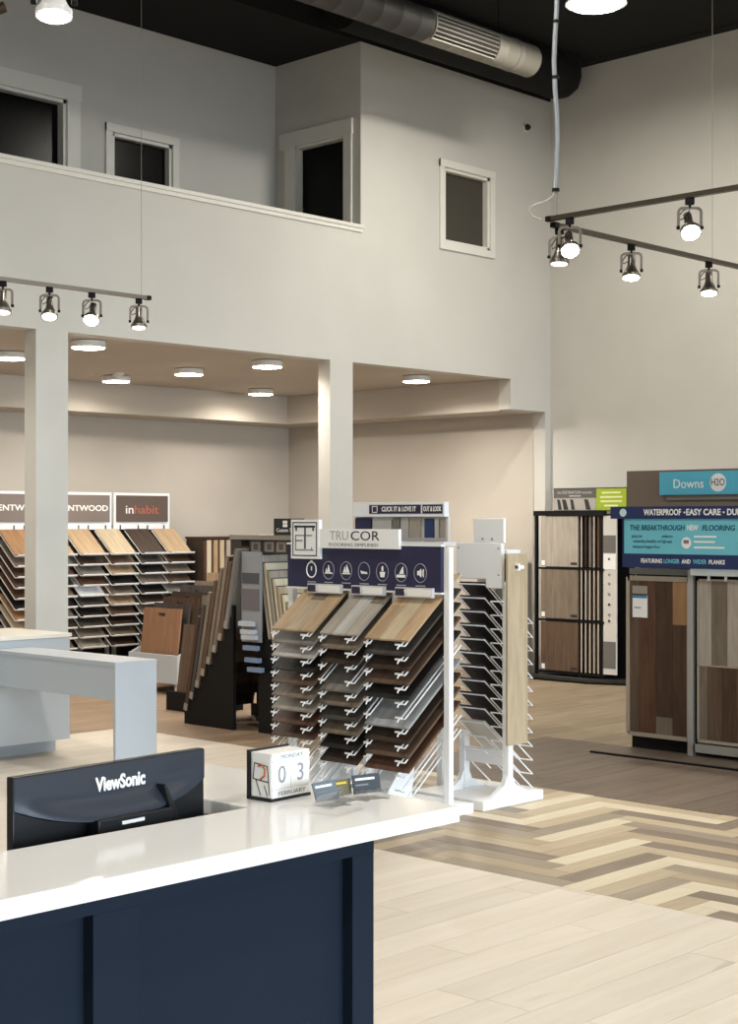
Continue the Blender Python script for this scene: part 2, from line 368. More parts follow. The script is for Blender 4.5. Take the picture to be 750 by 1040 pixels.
# ------------------------------------------------------------------ lamps
def lamp_light(kind, parent, loc, energy, color, **k):
    d = bpy.data.lights.new('bulb', kind); d.energy = energy; d.color = color
    for a, v in k.items(): setattr(d, a, v)
    o = bpy.data.objects.new('bulb', d); C.objects.link(o); o.parent = parent; o.location = loc; return o
DISC = [((7.205, 9.95), 'flush disc light nearest the left white column under the soffit'),
        ((9.146, 12.175), 'flush disc light washing the left part of the rear bulkhead'),
        ((9.177, 11.108), 'flush disc light in the middle of the alcove ceiling'),
        ((9.20, 10.06), 'flush disc light just behind the header, left of second column'),
        ((11.155, 12.301), 'flush disc light glowing on the rear bulkhead by the corner'),
        ((7.241, 11.098), 'flush disc light in the bay at the left edge'),
        ((11.166, 10.067), 'flush disc light in the bay right of second column'),
        ((5.23, 9.98), 'disc light in the next bay, outside the picture'), ((5.23, 12.2), 'disc light by the rear bulkhead, outside the picture')]
for (x, y), lb_ in DISC:
    t = thing('ceiling_light', lb_, 'ceiling light', (x, y, 3.0), 0, 'disc lights in the alcove ceiling')
    MB().lathe([(0.115, 0.002), (0.135, -0.006), (0.138, -0.05), (0.128, -0.056), (0.122, -0.05)], 28).build('housing', TRIM, t, smooth=True)
    MB().lathe([(0.126, -0.05), (0.126, -0.060), (0.06, -0.066)], 28).build('diffuser', GLOW, t, smooth=True)
    lamp_light('AREA', t, (0, 0, -0.075), 16 if x < 11.1 or y > 11 else 52, (1.0, 0.94, 0.86), shape='DISK', size=0.24, spread=R(162))
t = thing('smoke_detector', 'small white detector on the alcove ceiling between disc lights', 'detector', (9.0, 11.95, 3.0))
MB().lathe([(0.05, 0.002), (0.055, -0.012), (0.04, -0.035), (0.015, -0.04)], 18).build('cover', TRIM, t, smooth=True)
MB().lathe([(0.065, 0.002), (0.065, -0.008)], 18).build('base_ring', TRIM, t)

def track_head(loc, rz, tilt, label, lit=True, metal=NICKEL, aim=0.0, power=45, scale=1.0, spread=60):
    """gimbal spot: adapter, U yoke, bell lamp with lens; hangs below loc"""
    t = thing('track_spotlight', label, 'spotlight', loc, rz, 'track spotlights'); t.scale = (scale,)*3
    box(-0.022, 0.022, -0.014, 0.014, -0.034, 0.0).build('adapter', BLK, t, bevel=0.003)
    MB().tube([(0, 0, -0.034), (0, 0, -0.05)], 0.007, 8).build('stem', BLK, t)
    y = MB(); w_, zb = 0.056, -0.155
    for s in (-1, 1):
        pts = [(0, 0, -0.05), (s*0.03, 0, -0.05), (s*0.048, 0, -0.054), (s*w_, 0, -0.066), (s*w_, 0, zb)]
        for p, q in zip(pts, pts[1:]): y.bar(p, q, 0.014, 0.006, (0, 1, 0))
    y.build('yoke', metal, t)
    h = MB().lathe([(0.014, 0.10), (0.021, 0.098), (0.022, 0.03), (0.028, 0.012), (0.043, -0.018), (0.050, -0.03), (0.053, -0.03), (0.053, -0.048), (0.049, -0.048)], 24).build('lamp_housing', metal, t, (0, 0, -0.145), (tilt, 0, aim), smooth=True)
    MB().lathe([(0.048, -0.046), (0.044, -0.051), (0.02, -0.056), (0.004, -0.057)], 24).build('lens', SPOTGLOW if lit else DIMLENS, h, smooth=True)
    for s in (-1, 1): MB().lathe([(0.009, s*0.05), (0.009, s*0.066)], 10, 'x', (0, 0, -0.005)).build('pivot_knob', BLK, h)
    MB().tube([(0.0, 0.01, -0.045), (-0.03, 0.014, -0.06), (-0.05, 0.02, -0.085), (-0.045, 0.02, -0.105), (-0.02, 0.012, -0.095), (0, 0.0, -0.06)], 0.003, 5).build('cord', BLK, t)
    if power:
        lamp_light('SPOT', h, (0, 0, -0.07), power, (1.0, 0.94, 0.84), spot_size=R(spread), spot_blend=0.8, shadow_soft_size=0.04)
    return t
def rail(name, label, p, q, m=BRONZE):
    t = thing(name, label, 'track rail', p); d = Vector(q)-Vector(p)
    MB().bar((0, 0, 0.012), d+Vector((0, 0, 0.012)), 0.034, 0.024).build('rail_body', m, t)
    e = d.normalized()*0.03
    MB().bar(-e+Vector((0, 0, 0.012)), e*0.2+Vector((0, 0, 0.012)), 0.036, 0.027).build('end_cap', BLK, t)
    return t
rl = rail('track_rail', 'straight nickel light rail hung before the left white column', (6.33, 8.1, 3.05), (2.4, 8.1, 3.05), NICKEL)
for x, rz, ti, lit, nm in ((5.236, R(-45), -0.2, False, 'spotlight cut off by the left edge, on the left rail'), (5.573, R(-38), -0.45, False, 'unlit-looking spotlight, leftmost whole one on the left rail'),
                           (5.894, R(-45), -0.7, True, 'bright spotlight, middle one on the left rail'), (6.269, R(-38), -0.16, False, 'spotlight at the right end of the left rail')):
    track_head((x, 8.1, 3.05), rz, ti, nm, lit, power=18)
tag(MB().tube([(6.29, 8.1, 3.07), (6.29, 8.1, ZC)], 0.0015, 5).build('suspension_wire', STEEL), 'thin wire holding up the right end of left rail', 'wire')
ra = rail('track_rail', 'bronze light rail rising towards the upper right edge', (6.65, 5.02, 3.2), (6.65, 1.0, 3.2))
rb = rail('track_rail', 'bronze light rail running down to the right edge', (6.69, 5.02, 3.17), (10.4, 5.02, 3.17))
track_head((6.65, 4.90, 3.2), R(-48), -0.75, 'glaring spotlight nearest the corner on the rising rail', True)
track_head((6.65, 4.165, 3.2), R(-48), -0.75, 'glaring spotlight hanging from the rising rail by itself', True)
track_head((6.72, 5.02, 3.17), R(-70), -0.1, 'darker spotlight half hidden behind the corner spotlight', False)
track_head((7.40, 5.02, 3.17), R(-58), -0.22, 'middle spotlight on the rail that runs down right', True)
track_head((8.23, 5.02, 3.17), R(-58), -0.2, 'spotlight at the right edge on the lower rail', True)
tag(MB().tube([(8.27, 5.02, 3.19), (8.27, 5.02, ZC)], 0.0015, 5).build('suspension_wire', STEEL), 'thin wire holding up the lower bronze rail', 'wire')
cb = thing('power_cable', 'silvery flexible cable dropping from the ceiling to the rail corner', 'cable', (6.70, 5.03, 3.2))
pts = [(0.008*math.sin(k*0.9), 0.006*math.cos(k*1.3), 0.17+k*0.139) for k in range(21)]
MB().tube([(0.0, 0, 0.165)]+pts, 0.013, 8).build('conduit', mat('grey_braid', '#9aa0a6', 0.5, 0.3), cb, smooth=True)
MB().tube([(0, 0, 0.18), (-0.012, 0.012, 0.145), (-0.035, 0.037, 0.115), (-0.07, 0.073, 0.10), (-0.093, 0.097, 0.085), (-0.10, 0.104, 0.06), (-0.085, 0.088, 0.03), (-0.06, 0.05, 0.012)], 0.006, 6).build('loose_loop', mat('pale_cord', '#b9b6ad', 0.5), cb, smooth=True)
for z in (0.175, 0.78, 1.08, 2.2): MB().lathe([(0.021, z-0.008), (0.021, z+0.008)], 10).build('cable_tie', BLK, cb)
MB().tube([(0.0, -0.01, 0.17), (0.0, -0.01, 0.01)], 0.004, 5).build('support_wire', STEEL, cb)
rc = rail('track_rail', 'light rail above the top left corner', (2.90, 4.75, 3.45), (2.90, 1.0, 3.45), NICKEL)
track_head((2.90, 4.19, 3.44), R(-40), -0.12, 'big bright spotlight cut off by the top edge, near left', True, mat('white_enamel', '#e8e8e6', 0.3), power=40, scale=1.12)
track_head((2.885, 4.60, 3.4495), R(60), 1.15, 'dark bronze spotlight poking in at the top left edge', False, mat('bronze_shade', '#3c3027', 0.45, 0.6), power=0, scale=0.9)
def high_bay(x, y, z, label, power):
    t = thing('high_bay_lamp', label, 'ceiling lamp', (x, y, z), 0, 'high bay lamps')
    MB().lathe([(0.05, 0.32), (0.07, 0.30), (0.08, 0.17), (0.16, 0.12), (0.235, 0.03), (0.245, 0.0), (0.235, 0.0)], 28).build('shade', mat('white_shade', '#d8d6d0', 0.4), t, smooth=True)
    MB().lathe([(0.232, 0.012), (0.2, -0.015), (0.1, -0.03), (0.01, -0.034)], 28).build('lens', SPOTGLOW, t, smooth=True)
    MB().tube([(0, 0, 0.32), (0, 0, ZC-z+0.001)], 0.012, 8).build('stem', BLK, t)
    lamp_light('AREA', t, (0, 0, -0.05), power, (1.0, 0.94, 0.83), shape='DISK', size=0.4)
high_bay(10.12, 7.20, 5.70, 'round glaring ceiling lamp at the top edge', 118)
for x, y in ((10.1, 2.0), (4.6, 5.4), (4.6, 0.4), (-0.5, 4.5), (-0.5, -0.6), (10.1, -3.2), (4.6, -4.6)):
    high_bay(x, y, 5.70, 'added ceiling lamp, unseen, lighting the showroom from outside the picture', 88)  # extra unseen lamps, added to light the showroom

# ------------------------------------------------------------------ ceiling ducts, camera on the wall
t = thing('air_duct', 'grey round spiral duct with a long grille under the ceiling', 'air duct', (10.6, 8.3, 5.59))
prof = []
x = -8.5
while x < -0.02:
    prof += [(0.135, x), (0.135, x+0.20), (0.137, x+0.205), (0.137, x+0.215)]; x += 0.22
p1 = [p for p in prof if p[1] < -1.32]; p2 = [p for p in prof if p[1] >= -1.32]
MB().lathe(p1+[(0.135, -1.32)], 32, 'x').build('dark_body', mat('dark_duct', '#3d3b39', 0.6), t, smooth=True)  # duct is a darker colour left of the grille
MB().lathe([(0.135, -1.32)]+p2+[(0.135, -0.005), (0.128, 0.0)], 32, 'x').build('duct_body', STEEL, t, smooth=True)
MB().lathe([(0.141, -0.21), (0.141, -0.18)], 32, 'x').build('collar', STEEL, t, smooth=True)
def arc(r, a): return (-r*math.cos(a), r*math.sin(a))       # angle 0 looks to -Y, negative looks down
g = MB()
A0, A1, n = R(-58), R(26), 8
for x0, x1 in ((-1.30, -0.50),):
    vs_ = []; 
    for k in range(n+1):
        for xx in (x0, x1):
            y_, z_ = arc(0.1395, A0+(A1-A0)*k/n); vs_.append((xx, y_, z_))
    g.add(vs_, [(2*k, 2*k+1, 2*k+3, 2*k+2) for k in range(n)])
gr = g.build('grille', mat('grille_dark', '#2c2a28', 0.7), t)
f = MB()
for xx in (-1.30, -0.50): f.tube([(xx, *arc(0.143, A0+(A1-A0)*k/n)) for k in range(n+1)], 0.008, 5)
for a in (A0, A1): f.bar((-1.30, *arc(0.143, a)), (-0.50, *arc(0.143, a)), 0.012, 0.012)
f.build('grille_frame', STEEL, gr)
for k in range(1, 6):
    a = A0+(A1-A0)*k/6; MB().bar((-1.29, *arc(0.144, a)), (-0.51, *arc(0.144, a)), 0.007, 0.009).build('slat', STEEL, gr)
for xx in (-0.35, -3.0, -6.0): MB().tube([(xx, 0, 0.13), (xx, 0, ZC-5.59)], 0.003, 5).build('hanger', BLK, t)
t = thing('black_duct_elbow', 'black round duct elbow high in the corner', 'air duct', (12.30, 9.22, 5.80))
MB().lathe([(0.02, -0.02), (0.13, -0.01), (0.21, 0.06), (0.24, 0.16), (0.24, 0.36)], 28).build('elbow', BLACK, t, smooth=True)
MB().lathe([(0.24, -3.0), (0.24, 0.0)], 24, 'x', (0, 0, 0.20)).build('branch', BLACK, t, smooth=True)
t = thing('security_camera', 'tiny black dome camera high on the wall beside the window', 'camera', (12.272, YM, 5.53))
MB().lathe([(0.045, 0.002), (0.045, -0.02), (0.03, -0.025)], 16, 'y').build('mount', TRIM, t, smooth=True)
MB().lathe([(0.03, -0.02), (0.032, -0.045), (0.02, -0.065), (0.003, -0.07)], 16, 'y').build('dome', BLKP, t, smooth=True)

# ------------------------------------------------------------------ reception counter
t = thing('reception_counter', 'navy panelled front of the reception counter', 'counter', (2.026, 1.93, 0))
cbx = box(-2.7, 0, 0.025, 0.16, 0, 1.04); cbx.build('carcass', NAVY, t)
for a, b in ((-0.055, 0), (-0.619, -0.53), (-1.20, -1.11), (-1.78, -1.69)): box(a, b, 0, 0.026, 0.0, 0.999).build('stile', NAVY, t, bevel=0.001)
box(-2.7, 0, 0, 0.026, 0.999, 1.04).build('top_rail', NAVY, t)
box(-0.10, 0, 0.16, 0.80, 0, 1.04).build('side_panel', mat('grey_laminate', '#8f98a4', 0.5), t)
t = MB().prism([(-0.7, 1.86), (2.185, 1.86), (2.185, 2.76), (1.905, 2.76), (1.905, 2.135), (-0.7, 2.135)], 'z', 1.04, 1.07).build('countertop', QUARTZ, bevel=0.003)
tag(t, 'glossy white stone worktop of the reception counter', 'countertop')
t = thing('office_desk', 'low dark desk behind the reception counter', 'desk', (1.0, 2.5, 0))
box(-1.6, 0.925, -0.40, 0.42, 0.72, 0.75).build('desk_top', BLKP, t)
for x in (-1.55, -0.35, 0.85): box(x, x+0.03, -0.38, 0.38, 0, 0.72).build('leg_panel', BLKP, t)
# monitor, seen from behind
t = thing('monitor', 'black desktop monitor seen from behind on the counter', 'monitor', (1.668, 2.232, 0.757), R(4))
W2, z0, z1 = 0.2205, 0.145, 0.413
MSH = mat('monitor_shell', '#2c323c', 0.32, coat=0.15)
box(-W2, W2, -0.006, 0.012, z0, z1).build('bezel', BLKP, t, bevel=0.002)
box(-W2+0.008, W2-0.008, 0.0115, 0.0125, z0+0.012, z1-0.008).build('screen', mat('screen_off', '#0a0b0d', 0.1), t)
nx, nz = 40, 28; vs_, fs_ = [], []
def low(u): return 0.168+0.042*(u*u)**1.1        # smile-shaped lower rim of the bulging shell
for j in range(nz+1):
    for i in range(nx+1):
        u = -1+2*i/nx; zb = z0+low(u); ztop = z1-0.002
        k = j/nz; z = zb+(ztop-zb)*k; q = max(0, 1-k*1.7)
        dep = 0.008+0.022*q*q*(3-2*q)*(1-abs(u)**2.5) if j else 0.006
        vs_.append((u*(W2-0.001), -dep, z))
for j in range(nz):
    for i in range(nx): a = j*(nx+1)+i; fs_.append((a, a+1, a+nx+2, a+nx+1))
sh = MB().add(vs_, fs_).build('back_shell', MSH, t, smooth=True)
text('lettering', 'ViewSonic', 0.034, (0.012, -0.0095, 0.377), FY, LETW, sh, width=0.116, offset=0.0011)
MB().prism([(0.094, 0.362), (0.100, 0.364), (0.136, 0.29), (0.120, 0.285)], 'y', -0.034, -0.006).build('hinge_rib', BLKP, t, bevel=0.002)
box(-0.065, 0.11, -0.040, -0.006, 0.25, 0.322).build('port_cover', BLKP, t, bevel=0.003)
box(-0.012, 0.04, -0.0415, -0.0395, 0.308, 0.314).build('rating_label', LETW, t)
box(-0.03, 0.03, -0.035, -0.005, 0.008, 0.22).build('neck', BLKP, t)
MB().lathe([(0.095, -0.007), (0.095, 0.002), (0.05, 0.012)], 28).build('base', BLKP, t, smooth=True)
# desk calendar of blocks
t = thing('block_calendar', 'white block calendar in a black tray, showing MONDAY 03 FEBRUARY', 'calendar', (1.968, 2.138, 1.07), R(3))
cm = MB(); cm.box(-0.004, 0.106, 0, 0.064, 0, 0.005); cm.box(-0.004, 0.106, 0.058, 0.064, 0, 0.093); cm.build('tray', BLKP, t)
CUBE = mat('calendar_white', '#f3f2f1', 0.45)
for k, dgt in ((0, '0'), (1, '3')):
    c_ = box(0.0005+k*0.052, 0.0515+k*0.052, 0.001, 0.057, 0.0215, 0.0735).build('day_cube', CUBE, t, bevel=0.001)
    text('numeral', dgt, 0.047, (0.027+k*0.051, 0.0004, 0.0475), FY, CALINK, c_, extrude=0.0003)
for z, wd, ww in ((0.0055, 'FEBRUARY', 0.075), (0.074, 'MONDAY', 0.06)):
    c_ = box(0.0005, 0.1035, 0.001, 0.057, z, z+0.0155).build('word_bar', CUBE, t, bevel=0.001)
    text('word', wd, 0.011, (0.054, 0.0004, z+0.0078), FY, CALINK, c_, extrude=0.0003, width=ww)
pic = box(-0.0008, 0.0008, 0.004, 0.052, 0.007, 0.084).build('side_picture', PAPER, t)
sk = MB()
for p, q in (((0.046, 0.07), (0.012, 0.066)), ((0.046, 0.07), (0.05, 0.04)), ((0.05, 0.04), (0.008, 0.036)), ((0.012, 0.066), (0.006, 0.012)), ((0.042, 0.038), (0.03, 0.01)), ((0.02, 0.03), (0.012, 0.01))):
    sk.bar((-0.0012, *p), (-0.0012, *q), 0.0018, 0.0006, (1, 0, 0))
sk.build('sketch_lines', INK, pic)
MB().tube([(-0.0012, 0.036, 0.064), (-0.0012, 0.026, 0.068), (-0.0012, 0.018, 0.060), (-0.0012, 0.019, 0.048), (-0.0012, 0.03, 0.04)], 0.002, 5).build('red_figure', mat('orange_red', '#c2603a', 0.5), pic)
# clear card stands and the business cards in them
def card_stand(x, y, rz, label, card_label, m, stripe, wd=0.062, ht=0.036, lean=-0.25):
    t = thing('card_holder', label, 'card holder', (x, y, 1.07), rz, 'clear card holders on the counter')
    MB().prism([(-0.022, 0), (0.018, 0), (0.015, 0.012), (0.010, 0.018), (0.007, 0.0075), (0.0, 0.0075), (-0.006, 0.017), (-0.016, 0.014)], 'x', -0.024, 0.024).build('faceted_base', CLEAR, t)
    for s in (-1, 1): MB().prism([(-0.03, 0), (-0.01, 0), (-0.012, 0.016), (-0.022, 0.020)], 'x', s*0.024-0.005, s*0.024+0.005).build('foot', CLEAR, t)
    cd = thing('business_card', card_label, 'card', (x-0.004*math.sin(rz)*0, y+0.004*math.cos(rz), 1.0785), rz, 'cards standing on the counter')
    c_ = box(-wd/2, wd/2, -0.0012, 0.0012, 0, ht).build('card_sheet', m, cd, rot=(lean, 0, 0))
    box(-wd*0.42, wd*0.30, -0.0018, -0.0011, ht*0.70, ht*0.82).build('print_line', stripe, c_); box(-wd*0.42, wd*0.05, -0.0018, -0.0011, ht*0.42, ht*0.5).build('print_line', GREYINK, c_)
card_stand(2.022, 2.040, R(2), 'clear faceted acrylic card holder nearest the block calendar', 'grey business card leaning beside the calendar', mat('grey_card', '#66717a', 0.5), LETW, lean=-0.35)
card_stand(2.076, 2.058, R(-6), 'clear faceted acrylic card holder in the middle', 'small olive and yellow business card between two others', mat('olive_card', '#6b6447', 0.5), mat('yellow_print', '#e0c23a', 0.5), wd=0.05, ht=0.03)
card_stand(2.128, 2.040, R(-12), 'clear faceted acrylic card holder nearest the counter end', 'dark navy business card with a white line', mat('navy_card', '#2b3138', 0.5), LETW, lean=-0.2)
t = thing('acrylic_block', 'clear angular acrylic block at the front of the card holders', 'paperweight', (1.985, 1.985, 1.07), R(10))
MB().prism([(-0.03, 0), (0.035, 0), (0.03, 0.012), (0.01, 0.034), (-0.012, 0.03), (-0.026, 0.014)], 'x', -0.04, 0.04).build('block', CLEAR, t)
MB().prism([(-0.026, 0.0), (-0.005, 0.0), (-0.014, 0.02)], 'x', 0.04, 0.055).build('facet', CLEAR, t)

# ------------------------------------------------------------------ white table and cabinet further back
t = thing('white_table', 'white waterfall table with one slab leg and apron', 'table', (5.60, 7.46, 0))
box(0, 0.31, 0, 1.35, 0.728, 0.75).build('table_top', WHITE, t, bevel=0.001)
box(0, 0.31, 0, 0.024, 0, 0.728).build('end_panel', WHITE, t, bevel=0.001)
box(0.004, 0.022, 0.024, 1.35, 0.52, 0.728).build('apron', WHITE, t)
t = thing('white_cabinet', 'low white cabinet on a recessed grey plinth beside left column', 'cabinet', (6.237, 8.824, 0))
box(-2.6, 0, 0, 0.70, 0.10, 0.80).build('body', WHITE, t, bevel=0.002)
box(-2.6, 0, 0.17, 0.68, 0, 0.10).build('plinth', mat('grey_plinth', '#aab0b6', 0.5), t)
box(-2.62, 0.01, -0.01, 0.72, 0.80, 0.825).build('cabinet_top', mat('cream_top', '#e9e4d8', 0.35), t, bevel=0.002)

# ------------------------------------------------------------------ tiered sample displays (centre)
SL = Vector((0.27, 0, 0.215)).normalized()                     # slope of the sample boards, rising backwards
_bd = {}
def sample_board(key, wid, ln, loc, rot, label, group, thick=0.012, along='x', lip=None):
    """board lying along its local +X (up the slope), width along Y, origin at the middle of the low front edge"""
    k = (key, wid, ln, thick)
    if k not in _bd: _bd[k] = box(0, ln, -wid/2, wid/2, 0, thick).mesh('sample_board', oak(key, along))
    o = place('sample_board', _bd[k], None, loc, rot); tag(o, label, 'sample board', group); return o
def col_word(k): return k.replace('_', ' ')

T1X = 6.36
t1 = thing('sample_display', 'white tiered flooring display under a navy banner with round icons', 'display rack', (T1X, 6.125, 0))
box(-0.42, 0.125, -0.70, 0.70, 0, 0.055).build('base', WMETAL, t1, bevel=0.004)
for y, z in ((-0.628, 1.45), (-0.245, 1.43), (0.10, 1.43), (0.605, 1.43)):
    box(-0.018, 0.018, y-0.02, y+0.02, 0.055, z).build('post', WMETAL, t1, bevel=0.002)
for y in (-0.30, 0.18): 
    MB().prism([(-0.30, 0.055), (-0.05, 0.055), (-0.02, 0.26), (-0.12, 0.26)], 'y', y-0.10, y+0.10).build('foot_bracket', WMETAL, t1, bevel=0.002)
hd = box(-0.045, -0.02, -0.61, 0.60, 1.205, 1.455).build('banner', NAVYP, t1)
box(-0.05, -0.016, -0.615, 0.605, 1.455, 1.465).build('banner_edge', WMETAL, hd); box(-0.05, -0.016, -0.615, 0.605, 1.195, 1.205).build('banner_edge', WMETAL, hd)
lg = box(-0.075, -0.047, 0.305, 0.54, 1.372, 1.602).build('logo_plate', WMETAL, t1)
def ring_rect(a, b, c, d, th, x0, x1):
    m = MB(); m.box(x0, x1, a, b, c, c+th); m.box(x0, x1, a, b, d-th, d); m.box(x0, x1, a, a+th, c, d); m.box(x0, x1, b-th, b, c, d); return m
ring_rect(0.32, 0.525, 1.388, 1.587, 0.006, -0.077, -0.0745).build('logo_border', INK, lg)
e = MB()
for a, b, c, d in ((0.335, 0.51, 1.555, 1.567), (0.345, 0.357, 1.535, 1.56), (0.488, 0.50, 1.535, 1.56), (0.413, 0.425, 1.43, 1.56)): e.box(-0.077, -0.0745, a, b, c, d)
e.build('logo_letter', INK, lg)
e = MB()
for a, b, c, d in ((0.36, 0.50, 1.505, 1.512), (0.44, 0.50, 1.475, 1.482), (0.35, 0.50, 1.42, 1.427), (0.495, 0.502, 1.42, 1.512), (0.36, 0.367, 1.42, 1.44)): e.box(-0.077, -0.0745, a, b, c, d)
e.build('logo_letter', GREYINK, lg)
np_ = box(-0.07, -0.047, -0.322, 0.305, 1.437, 1.548).build('name_plate', WMETAL, t1)
text('lettering', 'TRU', 0.075, (-0.071, 0.142, 1.507), FX, PALEINK, np_, width=0.15, extrude=0.0006)
text('lettering', 'COR', 0.075, (-0.071, -0.062, 1.507), FX, INK, np_, width=0.225, extrude=0.0006)
text('lettering', 'FLOORING SIMPLIFIED', 0.026, (-0.071, 0.03, 1.457), FX, GREYINK, np_, width=0.39, extrude=0.0006)
def icon(k, y):
    """round line icon on the banner"""
    z = 1.308; xx = -0.047; m = MB(); n = 22; r = 0.046 if k else 0.04
    p = [(xx, y+r*math.cos(2*PI*i/n), z+r*1.12*math.sin(2*PI*i/n)) for i in range(n+1)]
    m.tube(p, 0.0016 if k else 0.0045, 4); o = m.build('icon_ring', LETW if k == 0 else PALEINK, hd)
    g = MB()
    P = {0: [[(-.008,.055),(.008,.055),(.008,.04),(-.008,.04)], [(-.004,.02),(.004,.02),(.004,-.005),(-.004,-.005)]],
         1: [[(-.034,-.02),(.034,-.02),(.026,-.012),(-.026,-.012)], [(-.012,-.01),(.012,-.01),(.0,.03)], [(.012,-.01),(.026,-.01),(.018,.012)]],
         2: [[(-.034,-.02),(.034,-.02),(.026,-.012),(-.026,-.012)], [(-.026,-.010),(.004,-.010),(-.004,.036)], [(.006,-.010),(.026,-.010),(.010,.025)]],
         3: [[(-.026,-.014),(.02,-.014),(.028,.004),(.012,.0),(-.02,-.004)]],
         4: [[(-.014,-.03),(.014,-.03),(.02,.0),(-.02,.0)], [(-.006,.004),(.006,.004),(.006,.032),(-.006,.032)]],
         5: [[(-.03,-.028),(.034,-.028),(.034,-.012),(-.03,-.012)], [(-.018,-.008),(.016,-.008),(-.004,.022),(-.014,.034)]],
         6: [[(.022,-.012),(.008,-.012),(-.006,-.024),(-.006,.024),(.008,.012),(.022,.012)], [(-.012,-.016),(-.016,-.016),(-.016,.016),(-.012,.016)], [(-.021,-.022),(-.025,-.022),(-.025,.022),(-.021,.022)]]}[k]
    for poly in P: g.prism([(y+a, z+b) for a, b in poly], 'x', xx-0.001, xx+0.002)
    g.build('icon_figure', LETW, o)
    box(xx-0.0005, xx+0.002, y-0.035, y+0.035, z-0.074, z-0.068).build('caption', PALEINK, o)
for k in range(7): icon(k, 0.395-0.143*k)
COLS = [(6.427, 0.345), (6.055, 0.29), (5.690, 0.322)]            # centre Y and width of the three columns
ROWS = [['tan', 'grey', 'light_grey', 'black', 'brown', 'taupe', 'greige', 'red_brown', 'walnut'],
        ['greige', 'taupe', 'dark_brown', None, 'grey', 'taupe', 'dark_grey', 'taupe', 'black', 'dark_brown'],
        ['tan', 'dark_grey', 'dark_brown', 'brown', 'black', None, 'blue_grey', 'dark_brown', 'brown', 'red_brown']]
PIT, FZ, FXX = 0.0775, 0.955, -0.285
def bracket_mesh(wid):
    m = MB(); ln = 0.57
    for s in (-1, 1):
        y = s*wid*0.36
        for q in (0, 1):
            yy = y+s*q*0.03
            pts = [SL*ln, SL*0.02, SL*(-0.02)+Vector((0, 0, 0.0))]
            if q == 0: pts += [SL*(-0.036)+Vector((0, 0, 0.010)), SL*(-0.048)+Vector((0, 0, 0.011)), SL*(-0.053)+Vector((0, 0, 0.004))]
            m.tube([p+Vector((0, yy, 0)) for p in pts], 0.0042, 5)
        m.tube([SL*(-0.02)+Vector((0, y, 0)), SL*(-0.02)+Vector((0, y+s*0.03, 0))], 0.0042, 5)
        m.bar(SL*(-0.03)+Vector((0, y-0.014, 0.012)), SL*(-0.03)+Vector((0, y+0.034, 0.012)), 0.006, 0.010)
    return m.mesh('wire_bracket', WMETAL)
names = ['left', 'middle', 'right']
PITCHES = (0.0760, 0.0785, 0.0776); LIFT = (0.017, 0.012, 0.002)
for ci, (cy, wd) in enumerate(COLS):
    bm_ = bracket_mesh(wd); pit = PITCHES[ci]
    nr = 12
    for r in range(nr):
        z = FZ-0.004+LIFT[ci]-r*pit
        place('wire_bracket', bm_, t1, (FXX, cy-6.125, z-0.012))
        k = ROWS[ci][r] if r < len(ROWS[ci]) else None
        if not k: continue
        lb_ = '%s sample board, %s in %s column of the navy-bannered display' % (col_word(k), nth(r), names[ci])
        ang = -math.atan2(SL.z, SL.x); tw = random.uniform(-0.004, 0.004)
        loc = (T1X+FXX, cy, z-0.004)
        if r == 0:                                             # the top boards show their strips
            b = thing('sample_board', lb_, 'sample board', loc, 0, 'samples on the navy-bannered display'); b.rotation_euler = (0, ang, 0)
            n = 3; sw = wd/n
            kinds = {0: ['tan', 'pale_oak', 'tan'], 1: ['greige', 'light_grey', 'greige'], 2: ['tan', 'pale_oak', 'tan']}[ci]
            for q in range(n):
                cut = (0.34, 0.26, 0.40)[(q+ci) % 3]
                a, c = -wd/2+q*sw, -wd/2+(q+1)*sw-0.0015
                box(0, cut-0.001, a, c, 0, 0.013).build('strip', oak(kinds[q]), b)
                box(cut+0.001, 0.55, a, c, 0, 0.013).build('strip', oak('taupe' if (q+ci) % 2 else kinds[(q+1) % 3]), b)
        else:
            sample_board(k, wd, 0.55, loc, (0, ang, tw), lb_, 'samples on the navy-bannered display')
for (y0, y1), dg in zip((((0.13, 0.40)), ((-0.21, 0.04)), ((-0.57, -0.30))), ('5', '7', '9')):
    lh = box(-0.075, -0.05, y0, y1, 1.175, 1.228).build('label_holder', mat('pale_grey_plastic', '#cfd0d2', 0.4), t1)
    box(-0.077, -0.0745, y0+0.008, y1-0.09, 1.182, 1.221).build('paper_strip', PAPER, lh)
    box(-0.077, -0.0745, y1-0.07, y1-0.004, 1.182, 1.221).build('dark_square', PLUM, lh)
    text('numeral', dg, 0.036, (-0.0775, y1-0.078, 1.202), FX, LETW, lh, extrude=0.0006, offset=0.001)

# second unit, back to back with the first: seen from behind
T2X, T2Y = 6.82, 5.62
t2 = thing('sample_display', 'white display seen from behind with dark sample backs and a hanging plank', 'display rack', (T2X, T2Y, 0))
box(-0.27, 0.27, -0.21, 0.32, 0, 0.055).build('base', WMETAL, t2, bevel=0.004)
for y in (-0.165, 0.155):
    box(-0.022, 0.022, y-0.022, y+0.022, 0.055, 1.25 if y < 0 else 0.385).build('post', WMETAL, t2, bevel=0.002)
    MB().prism([(-0.16, 0.055), (-0.02, 0.055), (-0.02, 0.17), (-0.05, 0.11)], 'y', y-0.015, y+0.015).build('foot_bracket', WMETAL, t2)
    MB().prism([(0.16, 0.055), (0.02, 0.055), (0.02, 0.17), (0.05, 0.11)], 'y', y-0.015, y+0.015).build('foot_bracket', WMETAL, t2)
box(-0.016, 0.016, -0.165, 0.155, 0.215, 0.30).build('cross_bar', WMETAL, t2, bevel=0.002)
